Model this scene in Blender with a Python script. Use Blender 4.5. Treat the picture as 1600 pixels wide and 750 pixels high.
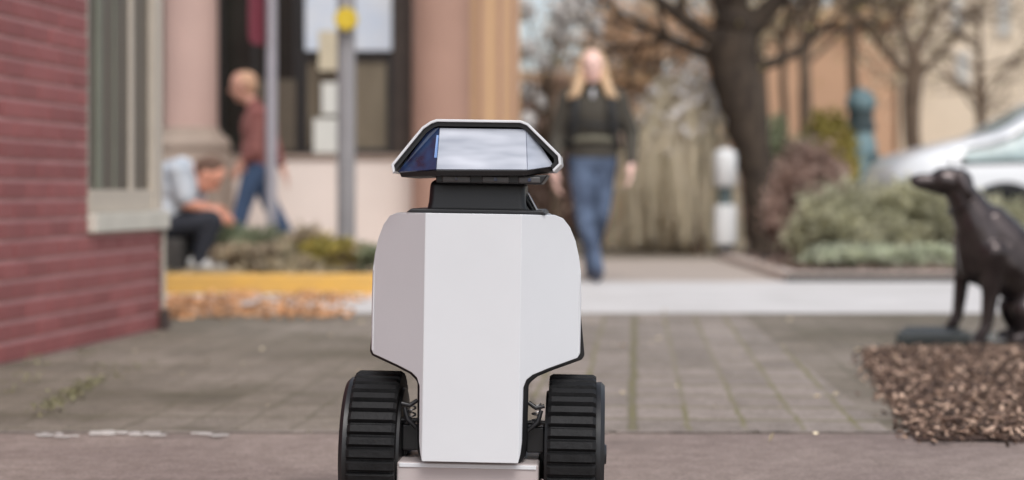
import bpy, math, random
import numpy as np
from mathutils import Vector, Matrix, Euler

R = math.radians
S = bpy.context.scene
for o in list(bpy.data.objects):
    bpy.data.objects.remove(o)
C = S.collection

# ------------------------------------------------------------------ camera
EYE = 0.65
cam = bpy.data.cameras.new('camera')
cam.sensor_width = 36; cam.sensor_fit = 'HORIZONTAL'; cam.lens = 63.0
cam.shift_y = -75 / 1600
cam.clip_start = 0.05; cam.clip_end = 2000
cam.dof.use_dof = True
cam.dof.focus_distance = 3.36
cam.dof.aperture_fstop = 2.2
camo = bpy.data.objects.new('camera', cam); C.objects.link(camo)
camo.location = (0, 0, EYE); camo.rotation_euler = (R(90), 0, 0)
S.camera = camo

# ------------------------------------------------------------------ sky, sun, exposure
SUN_EL, SUN_AZ = 55, 166          # azimuth measured from +Y (view direction) clockwise
w = bpy.data.worlds.new('World'); S.world = w; w.use_nodes = True
nt = w.node_tree; bg = nt.nodes['Background']
sky = nt.nodes.new('ShaderNodeTexSky'); sky.sky_type = 'NISHITA'; sky.sun_disc = False
sky.sun_elevation = R(SUN_EL); sky.sun_rotation = R(SUN_AZ)
sky.air_density = 1.0; sky.dust_density = 3.0; sky.ozone_density = 1.0
hs = nt.nodes.new('ShaderNodeHueSaturation'); hs.inputs['Saturation'].default_value = 0.5
nt.links.new(sky.outputs[0], hs.inputs['Color']); nt.links.new(hs.outputs[0], bg.inputs[0])
bg.inputs[1].default_value = 0.15
sl = bpy.data.lights.new('sun', 'SUN'); sl.energy = 1.05; sl.angle = R(28); sl.color = (1, .995, .985)
so = bpy.data.objects.new('sun', sl); C.objects.link(so)
sd = Vector((math.sin(R(SUN_AZ)) * math.cos(R(SUN_EL)), math.cos(R(SUN_AZ)) * math.cos(R(SUN_EL)), math.sin(R(SUN_EL))))
so.rotation_euler = sd.to_track_quat('Z', 'Y').to_euler(); so.location = (0, 0, 20)
vs = S.view_settings
S.display_settings.display_device = 'sRGB'
vs.view_transform = 'Standard'; vs.look = 'None'; vs.gamma = 1; vs.use_curve_mapping = False
vs.exposure = 0.32
S.render.engine = 'CYCLES'
S.cycles.max_bounces = 12; S.cycles.diffuse_bounces = 8; S.cycles.transmission_bounces = 8

# ------------------------------------------------------------------ helpers
def P(px, py, Y):
    """real position of a point measured at photo pixel (px,py) and distance Y"""
    return Vector(((px - 800) * Y / 2800, Y, EYE - (py - 300) * Y / 2800))

def lin(r, g, b, k=1.0):
    def f(c):
        c /= 255
        return (c / 12.92 if c <= .04045 else ((c + .055) / 1.055) ** 2.4) * k
    return (f(r), f(g), f(b), 1)

def mat(name, col, rough=.6, metal=0., var=.15, scale=6., bump=0., bscale=40., col2=None, coat=0., emit=None, detail=6, spec=.5, tint=False, stretch=None):
    m = bpy.data.materials.new(name); m.use_nodes = True
    n = m.node_tree.nodes; l = m.node_tree.links; b = n['Principled BSDF']
    b.inputs['Roughness'].default_value = rough; b.inputs['Metallic'].default_value = metal
    b.inputs['Specular IOR Level'].default_value = spec
    if coat: b.inputs['Coat Weight'].default_value = coat; b.inputs['Coat Roughness'].default_value = .08
    col = tuple(col[:3]) + (1,)
    tc = n.new('ShaderNodeTexCoord')
    src = tc.outputs['Object']
    if stretch:
        mp = n.new('ShaderNodeMapping'); mp.inputs['Scale'].default_value = stretch
        l.new(src, mp.inputs[0]); src = mp.outputs[0]
    no = n.new('ShaderNodeTexNoise'); no.inputs['Scale'].default_value = scale; no.inputs['Detail'].default_value = detail
    no.inputs['Roughness'].default_value = .6
    l.new(src, no.inputs['Vector'])
    rp = n.new('ShaderNodeValToRGB'); rp.color_ramp.elements[0].position = .3; rp.color_ramp.elements[1].position = .7
    if col2 is None:
        c0 = tuple(c * (1 - var) for c in col[:3]) + (1,); c1 = tuple(min(1, c * (1 + var)) for c in col[:3]) + (1,)
    else:
        c0 = col; c1 = tuple(col2[:3]) + (1,)
    rp.color_ramp.elements[0].color = c0; rp.color_ramp.elements[1].color = c1
    l.new(no.outputs[0], rp.inputs[0])
    out = rp.outputs[0]
    if tint:
        at = n.new('ShaderNodeAttribute'); at.attribute_name = 'tint'
        mx = n.new('ShaderNodeMix'); mx.data_type = 'RGBA'; mx.blend_type = 'MULTIPLY'; mx.inputs[0].default_value = 1
        l.new(out, mx.inputs[6]); l.new(at.outputs['Color'], mx.inputs[7]); out = mx.outputs[2]
    l.new(out, b.inputs['Base Color'])
    if bump:
        n2 = n.new('ShaderNodeTexNoise'); n2.inputs['Scale'].default_value = bscale; n2.inputs['Detail'].default_value = 5
        l.new(src, n2.inputs['Vector'])
        bp = n.new('ShaderNodeBump'); bp.inputs['Strength'].default_value = bump; bp.inputs['Distance'].default_value = .01
        l.new(n2.outputs[0], bp.inputs['Height']); l.new(bp.outputs[0], b.inputs['Normal'])
    if emit:
        b.inputs['Emission Color'].default_value = emit[:3] + (1,); b.inputs['Emission Strength'].default_value = emit[3]
    return m

def leafy(m, f=.4):
    n = m.node_tree.nodes; l = m.node_tree.links; b = n['Principled BSDF']
    src = b.inputs['Base Color'].links[0].from_socket
    tr = n.new('ShaderNodeBsdfTranslucent'); l.new(src, tr.inputs['Color'])
    ad = n.new('ShaderNodeMixShader'); ad.inputs[0].default_value = f
    l.new(b.outputs[0], ad.inputs[1]); l.new(tr.outputs[0], ad.inputs[2]); l.new(ad.outputs[0], n['Material Output'].inputs['Surface'])
    b.inputs['Specular IOR Level'].default_value = .25
    return m

def tag(o, label=None, cat=None, group=None, kind=None):
    if label: o['label'] = label
    if cat: o['category'] = cat
    if group: o['group'] = group
    if kind: o['kind'] = kind
    return o

def thing(name, loc, label, cat, group=None):
    o = bpy.data.objects.new(name, None); C.objects.link(o); o.location = loc; o.empty_display_size = .1
    return tag(o, label, cat, group)

def link(name, me, m, parent=None, loc=None):
    o = bpy.data.objects.new(name, me); C.objects.link(o)
    if m is not None and len(me.materials) == 0:
        for q in (m if isinstance(m, (list, tuple)) else [m]): me.materials.append(q)
    if parent: o.parent = parent
    if loc is not None: o.location = loc
    return o

class MB:
    def __init__(s): s.v = []; s.f = []; s.t = []
    def add(s, vs, fs, tint=None):
        k = len(s.v); s.v += [tuple(v) for v in vs]; s.f += [tuple(i + k for i in f) for f in fs]
        if tint is not None: s.t += [tint] * len(vs)
        return s
    def box(s, c, sz, rot=None, tint=None):
        hx, hy, hz = [q / 2 for q in sz]; c = Vector(c)
        vs = [Vector((x, y, z)) for x in (-hx, hx) for y in (-hy, hy) for z in (-hz, hz)]
        if rot is not None:
            M = rot if isinstance(rot, Matrix) else Euler(rot).to_matrix(); vs = [M @ v for v in vs]
        return s.add([v + c for v in vs], [(0, 1, 3, 2), (4, 6, 7, 5), (0, 4, 5, 1), (2, 3, 7, 6), (0, 2, 6, 4), (1, 5, 7, 3)], tint)
    def b2(s, a, b):
        a = Vector(a); b = Vector(b)
        return s.box((a + b) / 2, [abs(q) for q in (b - a)])
    def tube(s, pts, rs, n=12, sx=1., up=None, cap=True):
        """tube along points with a radius each"""
        pts = [Vector(p) for p in pts]; k = len(s.v); m = len(pts)
        ref = Vector(up) if up else None; px = None
        for i, p in enumerate(pts):
            d = (pts[min(i + 1, m - 1)] - pts[max(i - 1, 0)]).normalized()
            if px is None:
                r0 = ref if ref else (Vector((0, 0, 1)) if abs(d.z) < .9 else Vector((1, 0, 0)))
                x = d.cross(r0).normalized()
            else:
                x = (px - d * px.dot(d)).normalized()
            px = x; y = d.cross(x)
            for j in range(n):
                a = 2 * math.pi * j / n
                s.v.append(tuple(p + x * math.cos(a) * rs[i] * sx + y * math.sin(a) * rs[i]))
        for i in range(m - 1):
            for j in range(n):
                a = k + i * n + j; b = k + i * n + (j + 1) % n
                s.f.append((a, b, b + n, a + n))
        if cap:
            s.f.append(tuple(k + j for j in range(n))[::-1]); s.f.append(tuple(k + (m - 1) * n + j for j in range(n)))
        return s
    def capsule(s, a, b, ra, rb, n=14, q=4):
        a = Vector(a); b = Vector(b); d = b - a
        d = d.normalized() if d.length > 1e-6 else Vector((0, 0, 1))
        pts = []; rs = []
        for i in range(q + 1):
            t = math.pi / 2 * (1 - i / q); pts.append(a - d * ra * math.sin(t)); rs.append(max(ra * math.cos(t), ra * .05))
        for i in range(q + 1):
            t = math.pi / 2 * i / q; pts.append(b + d * rb * math.sin(t)); rs.append(max(rb * math.cos(t), rb * .05))
        return s.tube(pts, rs, n)
    def ell(s, c, r, rot=None, n=16, q=10):
        vs = []; M = Euler(rot).to_matrix() if rot is not None else Matrix.Identity(3); c = Vector(c)
        for i in range(1, q):
            t = math.pi * i / q
            for j in range(n):
                a = 2 * math.pi * j / n
                vs.append(c + M @ Vector((r[0] * math.sin(t) * math.cos(a), r[1] * math.sin(t) * math.sin(a), r[2] * math.cos(t))))
        vs.append(c + M @ Vector((0, 0, r[2]))); vs.append(c + M @ Vector((0, 0, -r[2])))
        T = len(vs) - 2; B = T + 1; fs = []
        for i in range(q - 2):
            for j in range(n):
                fs.append((i * n + j, (i + 1) * n + j, (i + 1) * n + (j + 1) % n, i * n + (j + 1) % n))
        for j in range(n):
            fs.append((T, j, (j + 1) % n)); fs.append((B, (q - 2) * n + (j + 1) % n, (q - 2) * n + j))
        return s.add(vs, fs)
    def lathe(s, c, prof, n=32, axis='Z'):
        """prof: list of (r, h); closed at both ends"""
        c = Vector(c); vs = []
        for r, h in prof:
            for j in range(n):
                a = 2 * math.pi * j / n; p = Vector((r * math.cos(a), r * math.sin(a), h))
                if axis == 'X': p = Vector((h, r * math.cos(a), r * math.sin(a)))
                if axis == 'Y': p = Vector((r * math.cos(a), h, r * math.sin(a)))
                vs.append(c + p)
        fs = []
        for i in range(len(prof) - 1):
            for j in range(n):
                fs.append((i * n + j, i * n + (j + 1) % n, (i + 1) * n + (j + 1) % n, (i + 1) * n + j))
        fs.append(tuple(range(n))[::-1]); fs.append(tuple((len(prof) - 1) * n + j for j in range(n)))
        return s.add(vs, fs)
    def prism(s, outline, y0, y1):
        """outline (x,z) points, extruded along y"""
        n = len(outline)
        f0 = y0 if callable(y0) else (lambda x, z: y0); f1 = y1 if callable(y1) else (lambda x, z: y1)
        vs = [(x, f0(x, z), z) for x, z in outline] + [(x, f1(x, z), z) for x, z in outline]
        fs = [tuple(range(n)), tuple(range(2 * n - 1, n - 1, -1))] + [((i + 1) % n, i, i + n, (i + 1) % n + n) for i in range(n)]
        return s.add(vs, fs)
    def build(s, name, m, parent=None, o=(0, 0, 0), bevel=0., seg=2, smooth=None, loc=None, remesh=None, iters=6, recalc=True):
        o = Vector(o)
        me = bpy.data.meshes.new(name)
        me.from_pydata([tuple(Vector(v) - o) for v in s.v], [], s.f)
        if s.t:
            ca = me.color_attributes.new('tint', 'FLOAT_COLOR', 'POINT')
            ca.data.foreach_set('color', np.array([(t, t, t, 1) if not isinstance(t, tuple) else t for t in s.t], dtype=np.float32).ravel())
        if recalc:
            import bmesh
            bm = bmesh.new(); bm.from_mesh(me); bmesh.ops.recalc_face_normals(bm, faces=bm.faces)
            bm.to_mesh(me); bm.free()
        ob = link(name, me, m, parent, loc)
        if remesh:
            r = ob.modifiers.new('r', 'REMESH'); r.mode = 'VOXEL'; r.voxel_size = remesh
            sm = ob.modifiers.new('s', 'SMOOTH'); sm.iterations = iters; sm.factor = .5
            dg = bpy.context.evaluated_depsgraph_get()
            nm = bpy.data.meshes.new_from_object(ob.evaluated_get(dg)); ob.modifiers.clear(); ob.data = nm
            nm.name = name
            nm.materials.clear()
            for q in (m if isinstance(m, (list, tuple)) else [m]): nm.materials.append(q)
            nm.polygons.foreach_set('use_smooth', [True] * len(nm.polygons))
            return ob
        if smooth is not None:
            me.polygons.foreach_set('use_smooth', [True] * len(me.polygons))
            me.set_sharp_from_angle(angle=R(smooth))
        if bevel:
            b = ob.modifiers.new('b', 'BEVEL'); b.width = bevel; b.segments = seg; b.limit_method = 'ANGLE'; b.angle_limit = R(30)
            b.harden_normals = smooth is not None
        return ob

def sheet(name, pts, z, m, kind='structure', holes=None):
    b = MB(); b.add([(x, y, z) for x, y in pts], [tuple(range(len(pts)))])
    o = b.build(name, m, recalc=False)
    me = o.data
    if me.polygons[0].normal.z < 0: me.flip_normals()
    return tag(o, kind=kind)

def copy_tree(o, parent=None):
    c = o.copy(); C.objects.link(c)
    if parent: c.parent = parent
    for ch in list(o.children): copy_tree(ch, c)
    return c

# leaf cards -------------------------------------------------------------
def leaves(mb, rng, centers, spread, n, size, flat=.0, zmin=None):
    """n small folded leaves scattered about clump centres"""
    centers = np.array(centers, float)
    ci = rng.integers(0, len(centers), n)
    sp = np.array(spread, float)
    p = centers[ci] + rng.normal(0, 1, (n, 3)) * sp
    if zmin is not None: p[:, 2] = np.maximum(p[:, 2], zmin + rng.random(n) * .03)
    ct = rng.uniform(.75, 1.25, len(centers))
    d = rng.normal(0, 1, (n, 3)); d[:, 2] *= (1 - flat); d /= np.linalg.norm(d, axis=1)[:, None]
    e = rng.normal(0, 1, (n, 3)); e -= (e * d).sum(1)[:, None] * d; e /= np.linalg.norm(e, axis=1)[:, None]
    sz = size * rng.uniform(.6, 1.3, n)[:, None]
    nn = np.cross(d, e)
    a = p - d * sz; b = p + d * sz; c1 = p + e * sz * .45 + nn * sz * .15; c2 = p - e * sz * .45 + nn * sz * .15
    V = np.stack([a, c1, b, c2], 1).reshape(-1, 3)
    k = len(mb.v)
    mb.v += list(map(tuple, V))
    mb.f += [(k + 4 * i, k + 4 * i + 1, k + 4 * i + 2, k + 4 * i + 3) for i in range(n)]
    tv = rng.uniform(.6, 1.4, n) * ct[ci]
    for t in tv: mb.t += [float(t)] * 4

def ell_pts(rng, c, r, n, lo=.35):
    out = []
    while len(out) < n:
        q = rng.uniform(-1, 1, 3)
        L = np.linalg.norm(q)
        if lo < L < 1: out.append(np.array(c) + q * np.array(r))
    return out

# ------------------------------------------------------------------ materials
M = {}
M['shell'] = mat('white_gloss_plastic', (.70, .715, .735), .34, var=.035, scale=2.5, coat=.25)
M['black'] = mat('black_plastic', (.012, .012, .013), .42, var=.2)
M['deck'] = mat('dark_satin_metal', (.02, .02, .022), .35, var=.2)
M['rubber'] = mat('black_rubber', (.008, .008, .0085), .62, spec=.28, var=.4, scale=30, bump=.15, bscale=120)
M['steel'] = mat('grey_steel', (.35, .34, .34), .35, metal=.8, var=.2)
M['screen'] = mat('screen_sky_reflection', (.22, .25, .31), .42, col2=(.56, .59, .66), scale=9, coat=.0, spec=.5, detail=2, stretch=(.7, 1, 3.2))  # sky reflected in the visor is painted in as pale streaks
M['darkglass'] = mat('dark_glass_reflection', (.022, .012, .028), .10, col2=(.02, .05, .13), scale=28, coat=1, detail=2)  # violet and blue tones painted in for reflections and glow in the glass
M['blue'] = mat('blue_lamp', (.10, .16, .3), .25, emit=(.25, .45, .9, .35), coat=1)
M['sensor'] = mat('grey_sensor', (.075, .072, .072), .4)
M['conc'] = mat('concrete_light', lin(214, 210, 206, .80), .8, col2=lin(236, 232, 229, .80), scale=1.6, bump=.1, bscale=60)
M['far_path'] = mat('pinkish_path', lin(200, 186, 174, .75), .85, var=.08, scale=1.2)
M['soil'] = mat('soil', (.085, .062, .05), .95, var=.45, scale=8, bump=.6, bscale=30)
M['beigesoil'] = mat('dry_ground', (.24, .2, .15), .95, var=.3, scale=.6)
M['kerbyellow'] = mat('yellow_paint', lin(242, 190, 92, .85), .7, col2=lin(226, 180, 105, .8), scale=7, bump=.15)
M['kerbgrey'] = mat('kerb_stone', lin(205, 188, 176, .8), .8, var=.12, scale=10, bump=.2)
M['kerbdark'] = mat('kerb_dark_timber', (.05, .042, .036), .8, var=.3)

def ground_mat(name, c0, c1, dark, patch_scale=.6, speck=.5, joints=None):
    m = bpy.data.materials.new(name); m.use_nodes = True
    n = m.node_tree.nodes; l = m.node_tree.links; b = n['Principled BSDF']; b.inputs['Roughness'].default_value = .85
    b.inputs['Specular IOR Level'].default_value = .3
    tc = n.new('ShaderNodeTexCoord'); O = tc.outputs['Object']
    def noise(sc, det=6, rough=.6):
        q = n.new('ShaderNodeTexNoise'); q.inputs['Scale'].default_value = sc; q.inputs['Detail'].default_value = det
        q.inputs['Roughness'].default_value = rough; l.new(O, q.inputs['Vector']); return q.outputs[0]
    def ramp(src, p0, a, p1, bb):
        q = n.new('ShaderNodeValToRGB'); q.color_ramp.elements[0].position = p0; q.color_ramp.elements[1].position = p1
        q.color_ramp.elements[0].color = a; q.color_ramp.elements[1].color = bb; l.new(src, q.inputs[0]); return q.outputs[0]
    def mix(f, a, bb, mode='MIX'):
        q = n.new('ShaderNodeMix'); q.data_type = 'RGBA'; q.blend_type = mode
        if isinstance(f, float): q.inputs[0].default_value = f
        else: l.new(f, q.inputs[0])
        l.new(a, q.inputs[6])
        if isinstance(bb, tuple): q.inputs[7].default_value = bb
        else: l.new(bb, q.inputs[7])
        return q.outputs[2]
    base = ramp(noise(patch_scale), .35, c0, .65, c1)
    sp = ramp(noise(95, 3, .7), .36, (.55, .54, .52, 1), .62, (1.28, 1.27, 1.25, 1))
    col = mix(float(speck), base, sp, 'MULTIPLY')
    sp2 = ramp(noise(14, 6, .75), .38, (.72, .71, .68, 1), .62, (1.15, 1.15, 1.15, 1))
    col = mix(.7, col, sp2, 'MULTIPLY')
    st = ramp(noise(1.7, 5, .65), .55, (0, 0, 0, 1), .72, (1, 1, 1, 1))
    col = mix(st, col, dark)
    hsrc = noise(60, 5)
    if joints:
        bw, bh, jc, off, mort, jst = joints
        mp = n.new('ShaderNodeMapping'); mp.inputs['Rotation'].default_value = (0, 0, R(90 + 4)); l.new(O, mp.inputs[0])
        dn = n.new('ShaderNodeTexNoise'); dn.inputs['Scale'].default_value = 9; l.new(O, dn.inputs['Vector'])
        va = n.new('ShaderNodeVectorMath'); va.operation = 'SCALE'; va.inputs[3].default_value = .03; l.new(dn.outputs['Color'], va.inputs[0])
        vb = n.new('ShaderNodeVectorMath'); vb.operation = 'ADD'; l.new(mp.outputs[0], vb.inputs[0]); l.new(va.outputs[0], vb.inputs[1])
        br = n.new('ShaderNodeTexBrick'); br.inputs['Scale'].default_value = 1; br.inputs['Brick Width'].default_value = bw
        br.inputs['Row Height'].default_value = bh; br.inputs['Mortar Size'].default_value = mort; br.offset = off
        br.inputs['Mortar Smooth'].default_value = .4; br.inputs['Color1'].default_value = (1 - .2 * jst, 1 - .2 * jst, 1 - .2 * jst, 1); br.inputs['Color2'].default_value = (1 + .16 * jst, 1 + .15 * jst, 1 + .16 * jst, 1)
        br.inputs['Mortar'].default_value = (1, 1, 1, 1)
        l.new(vb.outputs[0], br.inputs['Vector'])
        col = mix(1., col, br.outputs['Color'], 'MULTIPLY')
        b3 = n.new('ShaderNodeTexBrick'); b3.inputs['Scale'].default_value = 1; b3.inputs['Brick Width'].default_value = .30; b3.offset = 0
        b3.inputs['Row Height'].default_value = 50; b3.inputs['Mortar Size'].default_value = .020; b3.inputs['Mortar Smooth'].default_value = .5
        b3.inputs['Color1'].default_value = (1, 1, 1, 1); b3.inputs['Color2'].default_value = (1, 1, 1, 1); l.new(vb.outputs[0], b3.inputs['Vector'])
        f3 = n.new('ShaderNodeMath'); f3.operation = 'MULTIPLY'; f3.inputs[1].default_value = .7 * jst; l.new(b3.outputs['Fac'], f3.inputs[0])
        col = mix(f3.outputs[0], col, lin(116, 110, 86, .8))
        jn = ramp(noise(2.2), .32, (.1 * jst, .1 * jst, .1 * jst, 1), .62, (.95 * jst, .95 * jst, .95 * jst, 1))
        mm = n.new('ShaderNodeMath'); mm.operation = 'MULTIPLY'; l.new(br.outputs['Fac'], mm.inputs[0]); l.new(jn, mm.inputs[1])
        col = mix(mm.outputs[0], col, jc)
    l.new(col, b.inputs['Base Color'])
    bp = n.new('ShaderNodeBump'); bp.inputs['Strength'].default_value = .35; bp.inputs['Distance'].default_value = .006
    l.new(hsrc, bp.inputs['Height']); l.new(bp.outputs[0], b.inputs['Normal'])
    return m

M['near'] = ground_mat('near_concrete', lin(148, 132, 126, .80), lin(176, 160, 151, .80), lin(126, 113, 106, .8), .8)
M['mid'] = ground_mat('worn_pavers', lin(128, 119, 105, .80), lin(166, 155, 144, .80), lin(106, 100, 83, .8), .8, .7,
                      (.30, .155, lin(104, 99, 80, .8), .0, .010, .6))
M['pavers'] = ground_mat('mossy_pavers', lin(158, 147, 138, .80), lin(174, 163, 155, .80), lin(140, 132, 118, .8), .7, .5,
                         (.30, .155, lin(134, 128, 92, .8), .0, .010, 1.0))
M['road'] = M['conc']

# ------------------------------------------------------------------ ground
sheet('ground', [(-200, -30), (200, -30), (200, 400), (-200, 400)], -.02, M['beigesoil'])
sheet('near_pavement', [(-8, -6), (8, -6), (8, 4.82), (-8, 4.82)], 0, M['near'])
sheet('pavement', [(-8, 4.82), (8, 4.82), (14, 9.62), (-14, 9.62)], 0, M['mid'])
sheet('paved_path', [(.08, 4.84), (1.02, 4.84), (1.2, 9.4), (.0, 9.4)], .004, M['pavers'])
sheet('road', [(-14, 9.62), (14, 9.62), (14, 13.0), (-14, 13.0)], 0, M['road'])
sheet('footpath', [(-.8, 13.0), (14, 13.0), (14, 17.5), (-.8, 17.5)], 0, M['far_path'])
# expansion joint between near slabs and worn pavement
jb = MB()
rng = np.random.default_rng(3)
x = -8.0
while x < 8:
    L = rng.uniform(.15, .5)
    jb.box((x + L / 2, 4.83 + rng.uniform(-.003, .003), .004), (L, .016, .004)); x += L + rng.uniform(0, .02)
tag(jb.build('pavement_joint', mat('joint_filler', (.25, .215, .19), .9, var=.4, scale=20)), kind='structure')

# raised planting island on the left behind the yellow kerb
def inset(path, d):
    out = []
    for i, p in enumerate(path):
        a = Vector(path[max(i - 1, 0)]); b = Vector(path[min(i + 1, len(path) - 1)])
        t = (b - a).normalized(); out.append((p[0] - t.y * d, p[1] + t.x * d))
    return out
def strip(path, wd, z0, z1, mb=None):
    mb = mb or MB(); q = inset(path, wd); n = len(path)
    vs = [(x, y, z) for (x, y) in path for z in (z0, z1)] + [(x, y, z) for (x, y) in q for z in (z0, z1)]
    fs = []
    for i in range(n - 1):
        a = 2 * i; c = 2 * n + 2 * i
        fs += [(a, a + 2, a + 3, a + 1), (c, c + 1, c + 3, c + 2), (a + 1, a + 3, c + 3, c + 1), (a, c, c + 2, a + 2)]
    fs += [(0, 1, 2 * n + 1, 2 * n), (2 * n - 2, 4 * n - 2, 4 * n - 1, 2 * n - 1)]
    return mb.add(vs, fs)
kpath = [(-9, 11.45), (-.95, 11.45)] + [(-.95 + .65 * math.sin(t), 12.1 - .65 * math.cos(t)) for t in np.linspace(.2, math.pi / 2, 8)] + [(-.3, 15.6)]
ko = strip(kpath, .17, -.01, .125).build('kerb', M['kerbyellow'], bevel=.02, seg=3)
tag(ko, kind='structure')
inn = inset(kpath, .17)
sheet('planting_soil', [(x, y) for x, y in inn[:-1]] + [(-.47, 13.7), (-9, 13.7)], .10, M['soil'])
sheet('pavement', [(-9, 13.7), (-.47, 13.7), (-.47, 15.95), (-9, 15.95)], .104, M['far_path'])

# leaf litter lying along the gutter
rng = np.random.default_rng(11)
lb = MB()
cs = []
for i in range(90):
    px = rng.uniform(250, 545); py = rng.uniform(466, 498) if rng.random() < .9 else rng.uniform(455, 505)
    q = P(px, py, EYE * 2800 / (py - 300)); cs.append((q.x, q.y, .012))
leaves(lb, rng, cs, (.07, .12, .004), 1500, .026, flat=.75, zmin=.006)
m_leaf = mat('dead_leaves', lin(198, 140, 92, .9), .8, col2=lin(222, 178, 138, .9), scale=9, tint=True)
tag(lb.build('fallen_leaves', m_leaf, recalc=False), kind='stuff')
lb = MB(); cs = []
for i in range(60):
    x_ = rng.uniform(-1.7, 3.5); y_ = rng.uniform(4.3, 9.4); cs.append((x_, y_, .008))
leaves(lb, rng, cs, (.15, .3, .002), 130, .014, flat=.8, zmin=.006)
tag(lb.build('scattered_leaves', mat('pale_debris', lin(190, 176, 150), .8, var=.3, scale=12, tint=True), recalc=False), kind='stuff')
# weeds growing in the joint by the wall
lb = MB(); cs = []
for i in range(26):
    t = rng.random(); q = P(60 + 90 * t, 655 - 55 * t, 0.65 * 2800 / (355 - 55 * t)); cs.append((q.x, q.y, .008))
for i in range(10):
    q = P(rng.uniform(0, 260), rng.uniform(560, 640), 1); Y = .65 * 2800 / (rng.uniform(560, 640) - 300); cs.append(((rng.uniform(0, 260) - 800) * Y / 2800, Y, .004))
leaves(lb, rng, cs, (.022, .05, .003), 420, .009, flat=.2, zmin=.004)
tag(lb.build('moss_and_weeds', mat('moss', (.19, .18, .09), .9, col2=(.25, .23, .13), scale=20, tint=True), recalc=False), kind='stuff')
# chalky dried splashes on the joint, left of the robot
lb = MB()
for (xa, xb, py) in ((48, 120, 683), (122, 205, 679), (210, 255, 682), (300, 345, 682)):
    for k in range(7):
        xx = rng.uniform(xa, xb); yy = py + rng.uniform(-2.5, 2.5); q = P(xx, yy, EYE * 2800 / (yy - 300))
        lb.box((q.x, q.y, .006), (rng.uniform(.012, .045), rng.uniform(.006, .016), .003), (0, 0, rng.uniform(-.3, .3)))
tag(lb.build('chalky_flakes', mat('chalk', (.6, .56, .53), .9)), kind='stuff')

# ------------------------------------------------------------------ mulch bed (right, near)
mp_ = [(1.37, 6.95), (1.05, 4.66), (4.8, 4.6), (4.8, 7.3), (1.42, 7.22)]
sheet('mulch_bed', mp_, .006, mat('mulch_base', (.10, .06, .045), .95, var=.4, scale=25, bump=.5))
def inpoly(x, y, poly):
    c = False; j = len(poly) - 1
    for i in range(len(poly)):
        xi, yi = poly[i]; xj, yj = poly[j]
        if (yi > y) != (yj > y) and x < (xj - xi) * (y - yi) / (yj - yi) + xi: c = not c
        j = i
    return c
rng = np.random.default_rng(5)
cb = MB(); n_ = 0
while n_ < 24000:
    x_ = rng.uniform(.98, 3.2); y_ = rng.uniform(4.55, 7.5)
    jx = x_ + rng.normal(0, .022) * rng.choice([1, 1, 1.5]); jy = y_ + rng.normal(0, .04) * rng.choice([1, 1, 2])
    if not inpoly(jx, jy, mp_): continue
    e = min(1, (x_ - (1.05 + (y_ - 4.66) * .129)) / .12); e = max(0, e)
    z_ = .008 + rng.random() * .022 * (.3 + e)
    L = rng.uniform(.007, .034); W = rng.uniform(.004, .013)
    t = rng.random()
    if t < .17: col = (3.4, 3.2, 3.0, 1)
    elif t < .5: col = (1.05, .9, .82, 1)
    else: k = rng.uniform(.2, .7); col = (k, k * .85, k * .8, 1)
    cb.box((x_, y_, z_), (L, W, .0035), (rng.normal(0, .4), rng.normal(0, .4), rng.uniform(0, 3.14)), tint=col); n_ += 1
tag(cb.build('bark_mulch', mat('bark_chips', (.175, .130, .102), .9, var=.3, scale=60, tint=True), recalc=False), kind='stuff')

# ------------------------------------------------------------------ right planting bed with low edging
ed = MB()
kb = MB(); kb.b2((1.99, 13.02, -.01), (16, 13.06, .052)); tag(kb.build('bed_edging', M['kerbdark'], bevel=.005), kind='structure')
kb = MB(); kb.b2((1.99, 13.063, -.01), (16, 13.42, .058)); kb.b2((1.99, 13.423, -.01), (2.14, 17.5, .058))
tag(kb.build('kerb', M['kerbgrey'], bevel=.01), kind='structure')
sheet('planting_soil', [(2.14, 13.42), (16, 13.42), (16, 17.6), (2.14, 17.6)], .045, M['soil'])

# ------------------------------------------------------------------ THE ROBOT
OUT = 1 / 842.0            # metres per photo pixel at the robot
CX = 739.5
rob = thing('delivery_robot', ((CX - 800) * 3.42 / 2800, 3.42, .003),
            'white two-wheeled sidewalk robot with faceted body and black neck, in the middle foreground', 'robot')
rob.rotation_euler = (0, R(.9), R(-2.5))
def rz(py): return EYE - (py - 300) * OUT
def rx(px): return (px - 744) * OUT
TH = .004
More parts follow.
